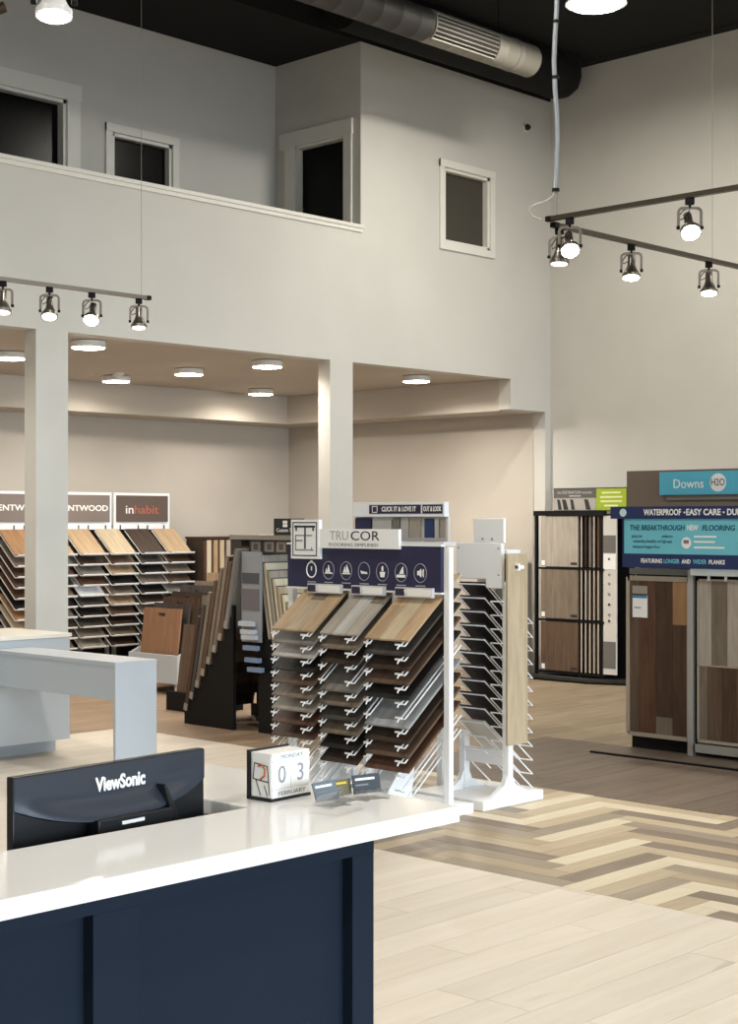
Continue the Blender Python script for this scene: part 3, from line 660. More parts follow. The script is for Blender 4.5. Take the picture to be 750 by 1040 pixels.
hb_ = MB().prism([(-0.16, 1.215), (-0.045, 1.215), (-0.045, 1.265), (0.175, 1.265), (0.175, 1.47), (-0.16, 1.47)], 'x', -0.05, -0.022).build('header_back', WMETAL, t2, bevel=0.004)
for y in (0.155, -0.14):
    for z in (1.29, 1.44): MB().lathe([(0.005, -0.053), (0.005, -0.049)], 8, 'x', (0, y, z)).build('screw', STEEL, hb_)
up_ = box(-0.046, -0.026, -0.173, 0.05, 1.47, 1.608).build('sign_back', WMETAL, t2, bevel=0.004)
for y in (-0.02, -0.09): MB().lathe([(0.006, -0.05), (0.006, -0.045)], 8, 'x', (0, y, 1.492)).build('screw', STEEL, up_)
box(0.0, 0.12, -0.16, 0.17, 1.41, 1.43).build('side_bracket', WMETAL, t2)
DBK = mat('dark_board_back', '#1d1d2e', 0.5); GBK = mat('grey_board_back', '#3c3a48', 0.5)
SD = Vector((0.36, 0, -0.285)); SDn = SD.normalized()
bmesh_ = MB()
for y in (-0.035, 0.16): bmesh_.tube([(0, y, 0), SDn*0.37+Vector((0, y, 0))], 0.0042, 5)
bmesh_.tube([(0.0, -0.035, 0), (0, 0.16, 0)], 0.0042, 5)
for y in (-0.15, -0.06): bmesh_.tube([(0.02, y, -0.016), SDn*0.37+Vector((0.0, y, 0))], 0.0042, 5)
bmesh_.tube([(0.02, -0.15, -0.016), (0.02, -0.06, -0.016)], 0.0042, 5); bmesh_.tube([SDn*0.37+Vector((0, -0.15, 0)), SDn*0.37+Vector((0, -0.06, 0))], 0.0042, 5)
bm2 = bmesh_.mesh('wire_bracket', WMETAL)
bk_ = {}
for r in range(13):
    z = 1.245-r*0.0785
    place('wire_bracket', bm2, t2, (-0.045, 0, z-0.012))
    if r < 11:
        m = 'dark' if r < 9 else ('grey' if r == 9 else 'light')
        if m not in bk_: bk_[m] = box(0, 0.36, -0.03, 0.155, 0, 0.010).mesh('sample_board', {'dark': DBK, 'grey': GBK, 'light': mat('pale_board_back', '#c4c0ba', 0.5)}[m])
        o = place('sample_board', bk_[m], None, (T2X-0.043, T2Y, z-0.006), (0, math.atan2(0.285, 0.36), 0))
        tag(o, '%s back of a sample board, %s on the display seen from behind' % ({'dark': 'dark navy', 'grey': 'charcoal', 'light': 'pale grey'}[m], nth(r)), 'sample board', 'samples on the display seen from behind')
pk = thing('hanging_plank', 'long pale oak plank hanging from a white hook', 'plank', (T2X+0.018, 5.405, 0.34))
box(-0.09, 0.09, -0.008, 0.008, 0, 1.07).build('plank_body', oak('pale_oak', 'z'), pk, bevel=0.001)
hk = MB(); hk.box(-0.025, 0.03, -0.03, -0.008, 0.985, 1.005); hk.box(-0.025, -0.01, -0.034, -0.008, 0.975, 1.015); hk.build('hook', WMETAL, pk, bevel=0.002)
# the taller sign behind
t = thing('sign_stand', 'white stand with CLICK IT and LOVE IT strip and sample swatches', 'sign', (6.84, 6.27, 0))
for y in (-0.3, 0.3): box(-0.015, 0.015, y-0.02, y+0.02, 0.0, 1.46).build('post', WMETAL, t)
box(-0.06, 0.06, -0.37, 0.37, 1.45, 1.472).build('shelf', WMETAL, t)
box(-0.02, 0.0, -0.37, 0.37, 1.472, 1.62).build('back_board', mat('pale_swatch_board', '#d7d5d0', 0.5), t)
top = box(-0.05, -0.01, -0.37, 0.375, 1.618, 1.705).build('header', WMETAL, t, bevel=0.003)
st = box(-0.053, -0.049, -0.185, 0.235, 1.637, 1.69).build('navy_strip', PLUM, top); st2 = box(-0.053, -0.049, -0.355, -0.20, 1.637, 1.69).build('navy_strip', PLUM, top)
text('lettering', 'CLICK IT & LOVE IT', 0.04, (-0.054, -0.01, 1.6635), FX, LETW, st, width=0.28, offset=0.0009)
text('lettering', 'OUT & LOOK', 0.04, (-0.054, -0.277, 1.6635), FX, LETW, st2, width=0.14, offset=0.0009)
ring_rect(0.165, 0.21, 1.643, 1.684, 0.005, -0.0545, -0.0525).build('small_logo', LETW, st)
for a, b, c, d, k in ((0.24, 0.37, 1.472, 1.612, NAVYP), (0.07, 0.22, 1.472, 1.60, mat('grey_swatch', '#b5b2ad', 0.5)), (0.0, 0.055, 1.472, 1.612, oak('grey', 'z')), (-0.07, -0.01, 1.472, 1.612, oak('light_grey', 'z')), (-0.165, -0.085, 1.472, 1.612, oak('greige', 'z')),
                      (-0.27, -0.20, 1.472, 1.608, mat('blue_leaflet', '#2c3c68', 0.5)), (-0.31, -0.28, 1.472, 1.608, oak('light_grey', 'z')), (-0.365, -0.325, 1.472, 1.608, oak('greige', 'z'))):
    box(-0.036, -0.0205, a, b, c, d).build('swatch', k, t)
box(-0.055, -0.05, -0.37, 0.0, 1.475, 1.495).build('front_lip', mat('grey_lip', '#a9a7ab', 0.5), t)

# ------------------------------------------------------------------ racks along the alcove's rear wall
SLy = Vector((0, 0.30, 0.245)).normalized(); ANG = math.atan2(0.245, 0.30)
def shelf_mesh(w_):
    m = MB(); q = Vector((0, 0, 0))
    a, b = SLy*0.37, SLy*0.0; lip = [Vector((0, 0.37*SLy.y, 0.37*SLy.z)), Vector((0, 0, 0)), Vector((0, -0.05, 0.0)), Vector((0, -0.06, 0.012))]
    th = Vector((0, 0, -0.008))
    vs_, fs_ = [], []
    for p in lip:
        for s in (-w_/2, w_/2): vs_.append(p+Vector((s, 0, 0))); vs_.append(p+Vector((s, 0, 0))+th)
    n = len(lip)
    for i in range(n-1):
        o = 4*i; fs_ += [(o, o+4, o+6, o+2), (o+1, o+3, o+7, o+5), (o, o+1, o+5, o+4), (o+2, o+6, o+7, o+3)]
    fs_ += [(0, 2, 3, 1), (4*n-4, 4*n-3, 4*n-1, 4*n-2)]
    return m.add(vs_, fs_).mesh('shelf', WMETAL)
SHELF = shelf_mesh(0.31)
RACKBK = mat('rack_black', '#1c1a19', 0.8)  # near-black colour of the rack back panels and plinths
def wall_rack(x0, x1, cols, sign, label, signmat, rows, colwords):
    t = thing('wall_sample_rack', label, 'display rack', (x0, 13.1, 0)); w_ = x1-x0
    box(-0.02, w_+0.02, 0.06, 0.10, 0, 1.55).build('back_panel', RACKBK, t)
    for x in (0.0, w_/2, w_): box(x-0.015, x+0.015, 0.02, 0.06, 0, 1.52).build('upright', WMETAL, t)
    box(-0.02, w_+0.02, -0.35, 0.10, 0, 0.09).build('plinth', RACKBK, t)
    bb = box(-0.03, w_+0.03, 0.0, 0.02, 1.50, 1.885).build('sign_board', WMETAL, t)
    sp = box(0.0, w_, -0.012, 0.0, 1.579, 1.857).build('sign_face', signmat, bb)
    sign(sp, w_)
    for x in (0.05, w_*0.42, w_*0.6, w_-0.05): box(x-0.004, x+0.004, -0.012, 0.0, 1.50, 1.545).build('clip', INK, t)
    for ci, cx in enumerate(cols):
        for r, k in enumerate(rows[ci]):
            z = 1.255-r*0.103
            place('shelf', SHELF, t, (cx-x0, -0.40, z))
            if k is None: continue
            key = ('w', k)
            if key not in _bd: _bd[key] = box(-0.15, 0.15, 0.0, 0.38, 0, 0.012).mesh('sample_board', oak(k, 'y'))
            o = place('sample_board', _bd[key], None, (cx, 12.70, z+0.001), (ANG, 0, 0))
            tag(o, '%s sample board, %s in %s' % (col_word(k), nth(r), colwords[ci]), 'sample board', 'samples on the racks by the rear wall')
SIGNG = mat('taupe_sign', '#7d726c', 0.5); SIGNB = mat('brown_sign', '#5d4f49', 0.5)
def kent(sp, w_): text('lettering', 'KENTWOOD', 0.082, (w_/2, -0.013, 1.718), FY, LETW, sp, width=w_*0.92, offset=0.0015)
def inhab(sp, w_):
    text('lettering', 'in', 0.13, (w_*0.245, -0.013, 1.705), FY, LETW, sp, width=0.10, offset=0.0005)
    text('lettering', 'habit', 0.13, (w_*0.57, -0.013, 1.705), FY, mat('orange_print', '#b4604a', 0.5), sp, width=0.32)
wall_rack(8.31, 8.98, (8.495, 8.875), kent, 'sample rack with taupe sign mostly hidden by the left column', SIGNG,
          [['honey', 'taupe', 'walnut', 'brown', 'red_brown', 'black', 'honey', 'pale_oak', 'taupe', 'grey'], ['tan', 'grey', 'brown', 'dark_brown', 'taupe', 'black', 'grey', 'walnut', 'brown', 'taupe']],
          ('the column left of the white pillar', 'the strip just right of the white pillar'))
wall_rack(9.08, 9.752, (9.255, 9.635), kent, 'sample rack with taupe sign just right of the left column', SIGNG,
          [['tan', 'dark_brown', 'grey', 'red_brown', None, 'dark_grey', 'black', 'dark_grey', 'taupe', 'greige'], ['pale_oak', 'brown', 'tan', 'black', 'taupe', 'tan', 'brown', 'dark_brown', 'taupe', 'dark_brown']],
          ('left column under the white-lettered taupe sign', 'right column under the white-lettered taupe sign'))
wall_rack(9.841, 10.522, (10.018, 10.372), inhab, 'sample rack with brown sign and orange lettering', SIGNB,
          [['dark_brown', 'dark_grey', 'black', 'taupe', 'black', 'dark_brown', 'taupe', 'black', 'dark_grey', 'brown'], ['tan', 'walnut', 'taupe', 'brown', 'grey', 'dark_grey', 'brown', 'taupe', 'brown', 'black']],
          ('left column under the orange-lettered sign', 'right column under the orange-lettered sign'))

# ------------------------------------------------------------------ white bin of loose samples
t = thing('sample_bin', 'white bin on legs holding leaning sample boards', 'bin', (8.97, 11.36, 0))
bn = MB(); bn.prism([(-0.36, 0.10), (0.36, 0.10), (0.36, 0.36), (-0.36, 0.36)], 'x', -0.02, 0.0)
bn.build('front_panel', WHITE, t)
for y in (-0.36, 0.34): MB().prism([(0.0, 0.10), (0.62, 0.10), (0.62, 0.62), (0.0, 0.36)], 'y', y, y+0.02).build('side_panel', WHITE, t)
box(0.0, 0.62, -0.34, 0.34, 0.10, 0.12).build('bottom', WHITE, t)
for x in (-0.0, 0.58):
    for y in (-0.34, 0.30): box(x, x+0.04, y, y+0.04, 0, 0.10).build('leg', WHITE, t)
def handled_board(name, key, loc, rz, lean, wd, ht, label, group, th=0.02, edge=None):
    """upright board facing its local -X, with a finger slot near the top"""
    loc = (loc[0], loc[1], loc[2]+th*math.sin(lean)+0.0005)
    o = thing(name, label, 'sample board', loc, rz, group)
    hy, hz0, hz1 = 0.05, ht-0.075, ht-0.045
    m = MB()
    for a, b, c, d in pane_holes(-wd/2, wd/2, 0, ht, [(-hy, hy, hz0, hz1)]): m.box(0, th, a, b, c, d)
    m.build('board', oak(key, 'z'), o, rot=(0, lean, 0))
    if edge: box(0.001, th-0.001, -wd/2-0.003, -wd/2, 0, ht).build('edge_band', edge, o, rot=(0, lean, 0))
    return o
G = 'boards standing in the white bin'
for i, (k, wd, ht) in enumerate((('chestnut', 0.54, 0.66), ('dark_grey', 0.52, 0.70), ('walnut', 0.52, 0.75), ('dark_brown', 0.54, 0.80), ('dark_grey', 0.56, 0.86))):
    handled_board('sample_board', k, (8.99+0.105*i, 11.36, 0.121), 0, 0.12, wd, ht, '%s handled board, %s from the front of the white bin' % (col_word(k), ['first', 'second', 'third', 'fourth', 'fifth'][i]), G)
# row of boards behind the bin and the black foot stand
t = thing('foot_stand', 'small black floor stand with brown boards left of black stepped display', 'stand', (8.25, 10.02, 0))
box(-0.02, 0.42, -0.24, 0.24, 0, 0.06).build('stand_base', BLK, t); box(-0.02, 0.0, -0.24, 0.24, 0.06, 0.16).build('front_lip', BLK, t)
box(0.345, 0.37, -0.22, 0.22, 0.06, 0.75).build('back_rest', BLK, t)
for i, (k, h) in enumerate((('brown', 0.66), ('dark_brown', 0.80), ('taupe', 0.90))):
    handled_board('sample_board', k, (8.28+0.085*i, 10.0, 0.061), 0, 0.14, 0.40, h, '%s handled board, %s on the small black floor stand' % (col_word(k), ['first', 'second', 'third'][i]), 'boards on the small black floor stand')
t = thing('sample_crate', 'low brown crate of handled boards behind the white bin', 'crate', (9.72, 11.92, 0))
box(0, 0.9, -0.45, 0.45, 0, 0.03).build('bottom', oak('walnut'), t)
for y in (-0.45, 0.43): box(0, 0.9, y, y+0.02, 0.03, 0.62).build('side_panel', oak('walnut'), t)
box(0, 0.02, -0.43, 0.43, 0.03, 0.55).build('front_panel', oak('walnut'), t); box(0.88, 0.90, -0.43, 0.43, 0.03, 1.10).build('back_panel', oak('walnut'), t)
for i, (k, h) in enumerate((('taupe', 0.80), ('dark_grey', 0.87), ('taupe', 0.95), ('tan', 1.03))):
    handled_board('sample_board', k, (9.78+0.16*i, 11.92, 0.031), 0, 0.12, 0.70, h, '%s handled board, %s from the front of the brown crate' % (col_word(k), ['first', 'second', 'third', 'fourth'][i]), 'boards in the brown crate')

# ------------------------------------------------------------------ black double-sided stepped display
UX = 7.77
t = thing('stepped_display', 'black A-shaped stepped display with boards on both sides', 'display rack', (UX, 8.75, 0))
stp = [(0.71, 0.0), (0.15, 0.0), (0.13, 0.0), (0.13, 0.86)]
n = 8; st_pts = [(0.13, 0.0), (0.71, 0.0), (0.71, 0.07)]
for i in range(n):
    y = 0.71-0.068*i; z = 0.10+0.095*i; st_pts += [(y, z), (y-0.068, z)]
st_pts += [(0.166, 0.86), (0.145, 0.86), (0.145, 0.95), (0.13, 0.95)]
MB().prism(st_pts, 'x', 0.0, 0.03).build('side_panel', BLK, t); MB().prism(st_pts, 'x', 0.70, 0.73).build('side_panel', BLK, t)
st2_ = [(-0.10, 0.0), (-0.592, 0.0)]
for i in range(n): y = -0.592+0.052*i; z = 0.295+0.058*i; st2_ += [(y, z), (y+0.052, z)]
st2_ += [(-0.176, 0.76), (-0.10, 0.76)]
MB().prism(st2_, 'x', 0.05, 0.08).build('side_panel', BLK, t); MB().prism(st2_, 'x', 0.70, 0.73).build('side_panel', BLK, t)
box(0.24, 0.70, -0.045, 0.04, 0, 1.30).build('centre_core', BLK, t)
ep = box(0.02, 0.04, -0.155, 0.055, 0.68, 1.36).build('end_board', mat('grey_board', '#8d9096', 0.5), t)
box(0.015, 0.02, -0.14, 0.045, 1.12, 1.20).build('photo_strip', mat('dark_photo', '#4a4c52', 0.5), ep); box(0.015, 0.02, -0.14, 0.045, 0.92, 1.08).build('photo_strip', mat('mid_photo', '#6a6468', 0.5), ep)
for i, (z, y) in enumerate(((0.80, 0.05), (0.74, 0.03), (0.70, 0.02), (0.62, 0.0), (0.53, -0.02), (0.46, -0.05))):
    box(-0.02, 0.02, y-0.15, y, z, z+0.035).build('brochure', mat('blue_grey_paper' if i > 2 else 'pale_paper_b', '#7487a3' if i > 2 else '#b9bdc6', 0.5), t)
G1 = 'boards on the left side of the black stepped display'
k1 = ['dark_brown', 'dark_grey', 'brown', 'walnut', 'taupe', 'brown', 'taupe', 'grey']
SILV = mat('silver_edge', '#9b948b', 0.45, 0.2)
for i in range(n):
    y = 8.75+0.71-0.068*i-0.022; z = 0.1045+0.095*i
    o = thing('sample_board', '%s board, %s on the left slope of black stepped display' % (col_word(k1[i]), ('lowest' if i == 0 else ('highest' if i == n-1 else ['', 'second lowest', 'third lowest', 'fourth lowest', 'fourth highest', 'third highest', 'second highest'][i]))), 'sample board', (UX-0.01, y, z+0.002), 0, G1)
    ht = 0.76 if i < n-2 else 0.62
    box(0.012, 0.70, -0.018, 0.018, 0, ht).build('board', oak(k1[i], 'z'), o, rot=(R(12), 0, 0))
    box(0.0, 0.012, -0.018, 0.018, 0, ht).build('edge_band', oak(['walnut', 'dark_grey', 'taupe', 'brown', 'taupe', 'taupe', 'brown', 'grey'][i], 'z'), o, rot=(R(12), 0, 0))
    box(-0.004, 0.0, -0.02, 0.02, 0.0, 0.055).build('bottom_cap', SILV, o, rot=(R(12), 0, 0))
G2 = 'boards on the right side of the black stepped display'
k2 = ['cream', 'pale_oak', 'cream', 'pale_oak', 'cream', 'greige', 'cream', 'greige']
for i in range(n):
    y = 8.75-0.592+0.052*i+0.019; z = 0.2995+0.058*i
    o = thing('sample_board', '%s framed board, %s on the right slope of black stepped display' % (col_word(k2[i]), ('lowest' if i == 0 else ('highest' if i == n-1 else ['', 'second lowest', 'third lowest', 'fourth lowest', 'fourth highest', 'third highest', 'second highest'][i]))), 'sample board', (UX+0.06, y, z+0.002), 0, G2)
    ht = 0.635
    box(0.0, 0.63, -0.010, 0.010, 0, ht).build('board', oak(k2[i], 'z'), o, rot=(R(-10), 0, 0))
    fr = MB(); fr.box(0.012, 0.63, 0.010, 0.016, 0.004, ht-0.006); fr.box(0.0, 0.63, -0.004, 0.010, ht, ht+0.008)
    fr.build('dark_binding', mat('dark_binding', '#2f2824', 0.6), o, rot=(R(-10), 0, 0))
hdr = box(0.10, 0.16, -0.62, 0.06, 1.345, 1.45).build('photo_header', mat('dark_header', '#3b3532', 0.5), t)
for a, b, m_ in ((-0.02, 0.03, 'frame_pale'), (-0.17, -0.11, 'frame_pale'), (-0.30, -0.24, 'frame_pale'), (-0.46, -0.38, 'frame_pale')):
    box(0.094, 0.10, a-0.05, a+0.05, 1.36, 1.435).build('photo', mat('grey_photo', '#8c857e', 0.5), hdr); box(0.092, 0.095, a-0.025, a+0.02, 1.375, 1.42).build('photo_detail', mat('photo_dark', '#5a5450', 0.5), hdr)
box(0.06, 0.60, -0.64, 0.24, 1.45, 1.485).build('top_shelf', mat('taupe_shelf', '#867e75', 0.5), t)
box(0.24, 0.58, -0.04, 0.03, 1.30, 1.45).build('neck', BLK, t); box(0.16, 0.62, 0.07, 0.22, 1.395, 1.45).build('black_box', BLK, t)
sg = thing('small_sign', 'small black sign with a white flower emblem on the stepped display', 'sign', (UX+0.12, 8.40, 1.485))
pl = box(0, 0.02, -0.155, 0.155, 0, 0.125).build('plate', BLKP, sg)
em = MB()
for k in range(4):
    a = PI/4+k*PI/2; c_ = (0.018*math.cos(a), 0.085+0.018*math.sin(a))
    em.prism([(0.03+c_[0]+0.013*math.cos(q*PI/5), c_[1]+0.013*math.sin(q*PI/5)) for q in range(10)], 'x', -0.002, 0.001)
em.build('emblem', LETW, pl)
text('lettering', 'Custom Tower', 0.04, (-0.001, 0.0, 0.037), FX, LETW, pl, width=0.25)
# striped wood rack behind it
t = thing('striped_sample_rack', 'rack of upright brown and cream wood strips by the rear wall', 'display rack', (10.58, 12.55, 0))
box(0, 1.1, 0.02, 0.30, 0, 1.40).build('cabinet', mat('dark_cabinet', '#332720', 0.6), t); box(-0.01, 1.12, -0.01, 0.31, 1.40, 1.42).build('top', oak('walnut'), t)
for i in range(4): box(0.03+i*0.09, 0.085+i*0.09, -0.01, 0.02, 0.55, 1.385).build('strip', oak(['cream', 'tan', 'pale_oak', 'greige'][i], 'z'), t)
for i in range(4): box(-0.0+i*0.09, 0.03+i*0.09, 0.0, 0.02, 0.5, 1.385).build('divider', oak('red_brown', 'z'), t)

# ------------------------------------------------------------------ black panel rack against the right wall
RX = 12.42
t = thing('panel_rack', 'black framed rack of swinging wood panels against the right wall', 'display rack', (RX, 9.10, 0))
for y in (0.475, -0.085, -0.335): box(0, 0.03, y-0.015, y+0.015, 0.03, 1.65).build('post', BLK, t)
box(-0.02, 0.03, -0.37, 0.49, 1.64, 1.69).build('top_bar', BLK, t); box(0.2, 0.25, -0.55, 0.50, 0.03, 1.66).build('rear_frame', BLK, t)
for z in (0.085, 0.605, 1.12): box(-0.01, 0.03, -0.36, 0.46, z-0.014, z+0.006).build('rail', BLK, t)
MB().prism([(-0.06, 0.55), (-0.06, -0.20), (0.08, -0.56), (0.25, -0.56), (0.25, 0.55)], 'z', 0, 0.05).build('base', mat('charcoal_base', '#35332f', 0.5), t, bevel=0.004)
MB().prism([(-0.09, 0.60), (-0.09, -0.22), (0.06, -0.60), (0.25, -0.60), (0.25, 0.60)], 'z', 0.0, 0.018).build('base_plate', BLK, t)
for r, (z0_, z1_, k) in enumerate(((1.135, 1.635, 'greige'), (0.62, 1.105, 'taupe'), (0.10, 0.585, 'brown'))):
    pn = box(-0.012, 0.008, -0.055, 0.40, z0_, z1_).build('wood_panel', oak(k, 'z'), t)
    box(-0.016, -0.012, 0.35, 0.39, z0_+0.012, z0_+0.06).build('tag', PAPER, pn)
    box(-0.016, -0.012, -0.045, 0.03, z0_+0.02, z0_+0.045).build('dark_label', INK, pn)
    for i in range(5):
        y = -0.09-i*0.05
        box(0.0, 0.24, y-0.008, y+0.008, z0_, z1_).build('edge_panel', oak(['taupe', 'dark_brown', 'grey', 'walnut', 'brown'][(i+r) % 5], 'z'), t)
        if r or i in (0, 3): box(-0.006, 0.0, y-0.010, y+0.004, z0_, z1_).build('edge_trim', mat('pale_trim', '#b7ada0', 0.4), t)
lf = box(0.0, 0.02, -0.50, -0.345, 0.10, 1.64).build('leaflet_board', mat('pale_leaflet_board', '#cfccc6', 0.5), t)
box(-0.003, 0.0, -0.495, -0.35, 1.28, 1.45).build('photo', mat('leaflet_photo', '#6d6a66', 0.5), lf); box(-0.003, 0.0, -0.495, -0.35, 0.16, 0.42).build('photo', mat('leaflet_photo', '#6d6a66', 0.5), lf)
box(-0.004, 0.0, -0.495, -0.355, 1.12, 1.27).build('leaflet', PAPER, lf)
for z in (1.22, 1.07, 0.98, 0.88, 0.78, 0.68, 0.62): MB().lathe([(0.012, -0.006), (0.012, -0.001)], 10, 'x', (0, -0.42, z)).build('dot_mark', INK if z > 1.2 or z in (0.78, 0.62) else GREYINK, lf)
sg = thing('rack_sign', 'grey and lime green sign on the black panel rack', 'sign', (RX+0.02, 8.93, 1.69))
bd = box(0, 0.05, -0.445, 0.435, 0, 0.225).build('board', mat('sign_black', '#232220', 0.5), sg)
box(-0.003, 0, -0.08, 0.43, 0.125, 0.215).build('grey_band', mat('sign_grey', '#5a5752', 0.5), bd); box(-0.003, 0, -0.08, 0.43, 0.005, 0.125).build('photo', mat('sign_photo', '#a8a39c', 0.5), bd)
box(-0.003, 0, -0.435, -0.085, 0.005, 0.215).build('green_field', mat('lime_print', '#9db32a', 0.5), bd)
for i, wd_ in enumerate((0.22, 0.26, 0.25, 0.16)): box(-0.005, -0.003, -0.26-wd_/2, -0.26+wd_/2, 0.165-i*0.042, 0.183-i*0.042).build('print_line', mat('pale_lime', '#dfe6a8', 0.5), bd)
text('lettering', 'the DESTINATION moment', 0.04, (-0.004, 0.175, 0.18), FX, PALEINK, bd, width=0.42); box(-0.005, -0.003, 0.10, 0.24, 0.14, 0.152).build('print_line', PALEINK, bd)
for y, a in ((0.36, 0.03), (0.29, 0.04), (0.20, 0.03), (0.02, 0.04)): MB().prism([(y-a, 0.01), (y+a*0.4, 0.01), (y+a, 0.115), (y-a*0.2, 0.11)], 'x', -0.005, -0.003).build('photo_figure', INK, bd)
# narrow rack of hanging boards just left of it
t = thing('hanging_board_rack', 'narrow rack of dark boards left of the black panel rack', 'display rack', (12.15, 9.98, 0))
box(0.0, 0.40, -0.22, 0.18, 0, 0.04).build('base', BLK, t); box(0.36, 0.40, -0.2, 0.16, 0.04, 1.22).build('back_post', BLK, t)
box(0.02, 0.05, -0.20, -0.10, 0.04, 1.0).build('green_panel', mat('dark_green_panel', '#3d4640', 0.5), t)
for i in range(4):
    b_ = box(0.03+i*0.07, 0.05+i*0.07, -0.08+0.02*i, 0.16, 0.30, 1.26-0.02*(3-i)).build('hanging_board', oak(['taupe', 'brown', 'dark_brown', 'walnut'][i], 'z'), t)
    box(0.025+i*0.07, 0.055+i*0.07, -0.085+0.02*i, -0.05+0.02*i, 1.20-0.02*(3-i), 1.27-0.02*(3-i)).build('steel_tip', STEEL, b_)

# ------------------------------------------------------------------ large blue-signed display on the right
DXX = 9.10
t = thing('panel_display', 'tall display with blue waterproof flooring banner and plank panels', 'display rack', (DXX, 5.70, 0))
box(0.05, 0.70, -1.60, 0.50, 0.0, 0.09).build('base', BLK, t)
box(0.0, 0.66, -1.60, 0.49, 1.22, 1.262).build('top_frame', mat('dark_alu', '#7d7b77', 0.4, 0.5), t)
box(-0.02, 0.02, -0.035, 0.005, 0.05, 1.26).build('post', ALU, t, bevel=0.002); box(-0.02, 0.02, -0.035, 0.005, 0.0, 0.05).build('foot', ALU, t)
box(0.04, 0.64, -1.55, 0.46, 0.09, 1.22).build('core', BLK, t)
lf = MB()
for a, b, c, d in ((0.485, 0.50, 0.105, 1.21), (0.0, 0.02, 0.105, 1.21), (0.0, 0.50, 1.175, 1.21), (0.0, 0.50, 0.09, 0.118)): lf.box(-0.005, 0.04, a, b, c, d)
door = lf.build('door', mat('champagne_frame', '#b3a898', 0.4, 0.4), t)
def plank_piece(y0, y1, z0_, z1_, k, par, x0=0.0): box(x0, x0+0.02, y0+0.001, y1-0.001, z0_+0.001, z1_-0.001).build('plank', oak(k, 'z'), par)
# columns of planks from left (large Y) to right
plank_piece(0.405, 0.485, 0.118, 1.175, 'brown', door); plank_piece(0.27, 0.405, 0.118, 1.175, 'red_brown', door)
plank_piece(0.135, 0.27, 0.118, 0.24, 'taupe', door); plank_piece(0.135, 0.27, 0.24, 1.175, 'walnut', door, 0.001)
plank_piece(0.02, 0.135, 0.118, 0.88, 'walnut', door); plank_piece(0.02, 0.135, 0.88, 1.175, 'honey', door, -0.001)
tg = box(-0.012, -0.005, 0.335, 0.455, 0.92, 1.075).build('label_card', PAPER, door)
box(-0.014, -0.012, 0.335, 0.455, 1.055, 1.075).build('blue_band', mat('label_blue', '#3f7fa8', 0.5), tg); box(-0.014, -0.005, 0.335, 0.455, 1.085, 1.14).build('label_photo', mat('label_photo', '#9a938a', 0.5), tg); box(-0.014, -0.012, 0.385, 0.44, 0.985, 0.992).build('print_line', GREYINK, tg)
box(0.0, 0.62, 0.50, 0.512, 0.12, 1.18).build('side_panel', oak('walnut', 'z'), t); box(-0.005, 0.012, 0.50, 0.514, 0.11, 1.2).build('side_edge', mat('champagne_frame', '#b3a898', 0.4, 0.4), t)
rd = MB()
for a, b, c, d in ((-0.075, -0.06, 0.1, 1.20), (-0.64, -0.625, 0.1, 1.20), (-0.64, -0.06, 1.188, 1.20), (-0.64, -0.06, 0.095, 0.115), (-0.64, -0.06, 0.612, 0.622)): rd.box(-0.005, 0.03, a, b, c, d)
door2 = rd.build('door', mat('champagne_frame', '#b3a898', 0.4, 0.4), t)
for y0_, y1_, k in ((-0.17, -0.075, 'greige'), (-0.29, -0.17, 'taupe'), (-0.41, -0.29, 'greige'), (-0.625, -0.41, 'taupe')): plank_piece(y0_, y1_, 0.622, 1.188, k, door2)
for y0_, y1_, k in ((-0.14, -0.075, 'taupe'), (-0.25, -0.14, 'brown'), (-0.36, -0.25, 'walnut'), (-0.625, -0.36, 'brown')): plank_piece(y0_, y1_, 0.115, 0.612, k, door2)
box(-0.06, 0.0, -0.64, -0.04, 1.225, 1.285).build('head_rail', WMETAL, t, bevel=0.003)
for i in range(4): box(-0.02, 0.0, -0.16-i*0.13, -0.15-i*0.13, 1.19, 1.235).build('hanger', PAPER, t)
box(-0.03, 0.02, -0.64, -0.06, 0.03, 0.085).build('bottom_rail', ALU, t)
bp = box(0.20, 0.26, -1.6, 0.648, 1.26, 1.95).build('back_panel', mat('brown_panel', '#7c6d61', 0.6), t)
NAVB = mat('blue_navy_print', '#20305f', 0.45); CYAN = mat('cyan_print', '#6fc3d6', 0.45)
bn = box(-0.12, -0.09, -1.6, 0.566, 1.607, 1.692).build('banner_top', NAVB, t)
text('lettering', 'WATERPROOF', 0.058, (-0.122, 0.14, 1.650), FX, LETW, bn, width=0.30, offset=0.0016)
text('lettering', 'EASY CARE', 0.058, (-0.122, -0.18, 1.650), FX, LETW, bn, width=0.265, offset=0.0016)
text('lettering', 'DURABLE', 0.058, (-0.122, -0.47, 1.650), FX, LETW, bn, width=0.22, offset=0.0016)
for y in (-0.035, -0.335): box(-0.122, -0.12, y-0.006, y+0.006, 1.644, 1.656).build('dot', LETW, bn)
MB().lathe([(0.028, -0.122), (0.028, -0.12)], 20, 'x', (0, 0.46, 1.65)).build('round_mark', mat('pale_cyan', '#cfe6ee', 0.5), bn)
cp = box(-0.105, -0.085, -1.6, 0.474, 1.272, 1.607).build('banner_face', CYAN, t)
box(-0.107, -0.105, -1.6, 0.474, 1.272, 1.367).build('navy_foot', NAVB, cp); box(-0.108, -0.105, 0.462, 0.474, 1.272, 1.607).build('navy_edge', NAVB, cp)
DTEAL = mat('dark_teal_print', '#1d4c66', 0.5)
text('lettering', 'THE BREAKTHROUGH', 0.05, (-0.106, 0.195, 1.545), FX, DTEAL, cp, width=0.44, offset=0.0012, shear=0.15)
text('lettering', 'NEW', 0.05, (-0.106, -0.085, 1.545), FX, LETW, cp, width=0.09, offset=0.0012, shear=0.15)
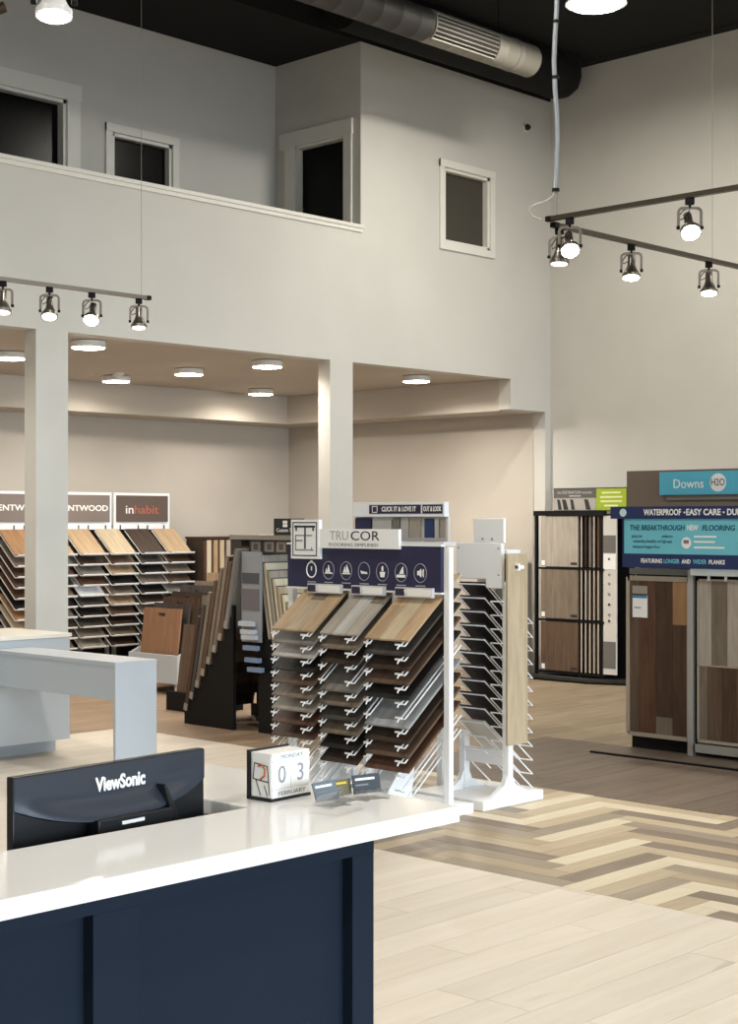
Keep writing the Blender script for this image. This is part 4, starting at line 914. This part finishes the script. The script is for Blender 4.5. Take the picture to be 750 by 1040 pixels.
text('lettering', 'FLOORING', 0.05, (-0.106, -0.285, 1.545), FX, DTEAL, cp, width=0.25, offset=0.0012, shear=0.15)
text('lettering', 'FEATURING', 0.04, (-0.1085, 0.235, 1.318), FX, LETW, cp, width=0.17, offset=0.001)
text('lettering', 'LONGER', 0.04, (-0.1085, 0.075, 1.318), FX, CYAN, cp, width=0.125, offset=0.001)
text('lettering', 'AND', 0.04, (-0.1085, -0.04, 1.318), FX, LETW, cp, width=0.07, offset=0.001)
text('lettering', 'WIDER', 0.04, (-0.1085, -0.145, 1.318), FX, CYAN, cp, width=0.105, offset=0.001)
text('lettering', 'PLANKS', 0.04, (-0.1085, -0.275, 1.318), FX, LETW, cp, width=0.12, offset=0.001)
for s_, y, z in (('going into', 0.355, 1.488), ('production', 0.11, 1.488), ('outstanding durability and high-style', 0.23, 1.453), ('waterproof designer floors', 0.28, 1.415)):
    text('small_print', s_, 0.03, (-0.106, y, z), FX, DTEAL, cp, width=0.0085*len(s_), extrude=0.0006)
MB().lathe([(0.038, -0.107), (0.038, -0.104)], 24, 'x', (0, -0.04, 1.445)).build('round_badge', PAPER, cp); box(-0.109, -0.107, -0.06, -0.02, 1.44, 1.465).build('badge_mark', GREYINK, cp)
for z, a, b in ((1.488, -0.27, -0.10), (1.453, -0.26, -0.10), (1.415, -0.33, -0.10)): box(-0.107, -0.105, a, b, z-0.006, z+0.006).build('pale_print', LETW, cp)
bs = box(0.15, 0.18, -1.3, 0.34, 1.775, 1.935).build('blue_sign', mat('sky_print', '#59b6d2', 0.45), t)
box(0.18, 0.20, -1.28, 0.30, 1.74, 1.90).build('sign_spacer', mat('taupe_spacer', '#8d8176', 0.5), bs)
text('lettering', 'Downs', 0.09, (0.149, 0.105, 1.848), FX, LETW, bs, width=0.24)
MB().lathe([(0.062, 0.146), (0.062, 0.151)], 26, 'x', (0, -0.13, 1.855)).build('round_badge', PAPER, bs)
text('lettering', 'H2O', 0.07, (0.145, -0.13, 1.855), FX, INK, bs, width=0.105)
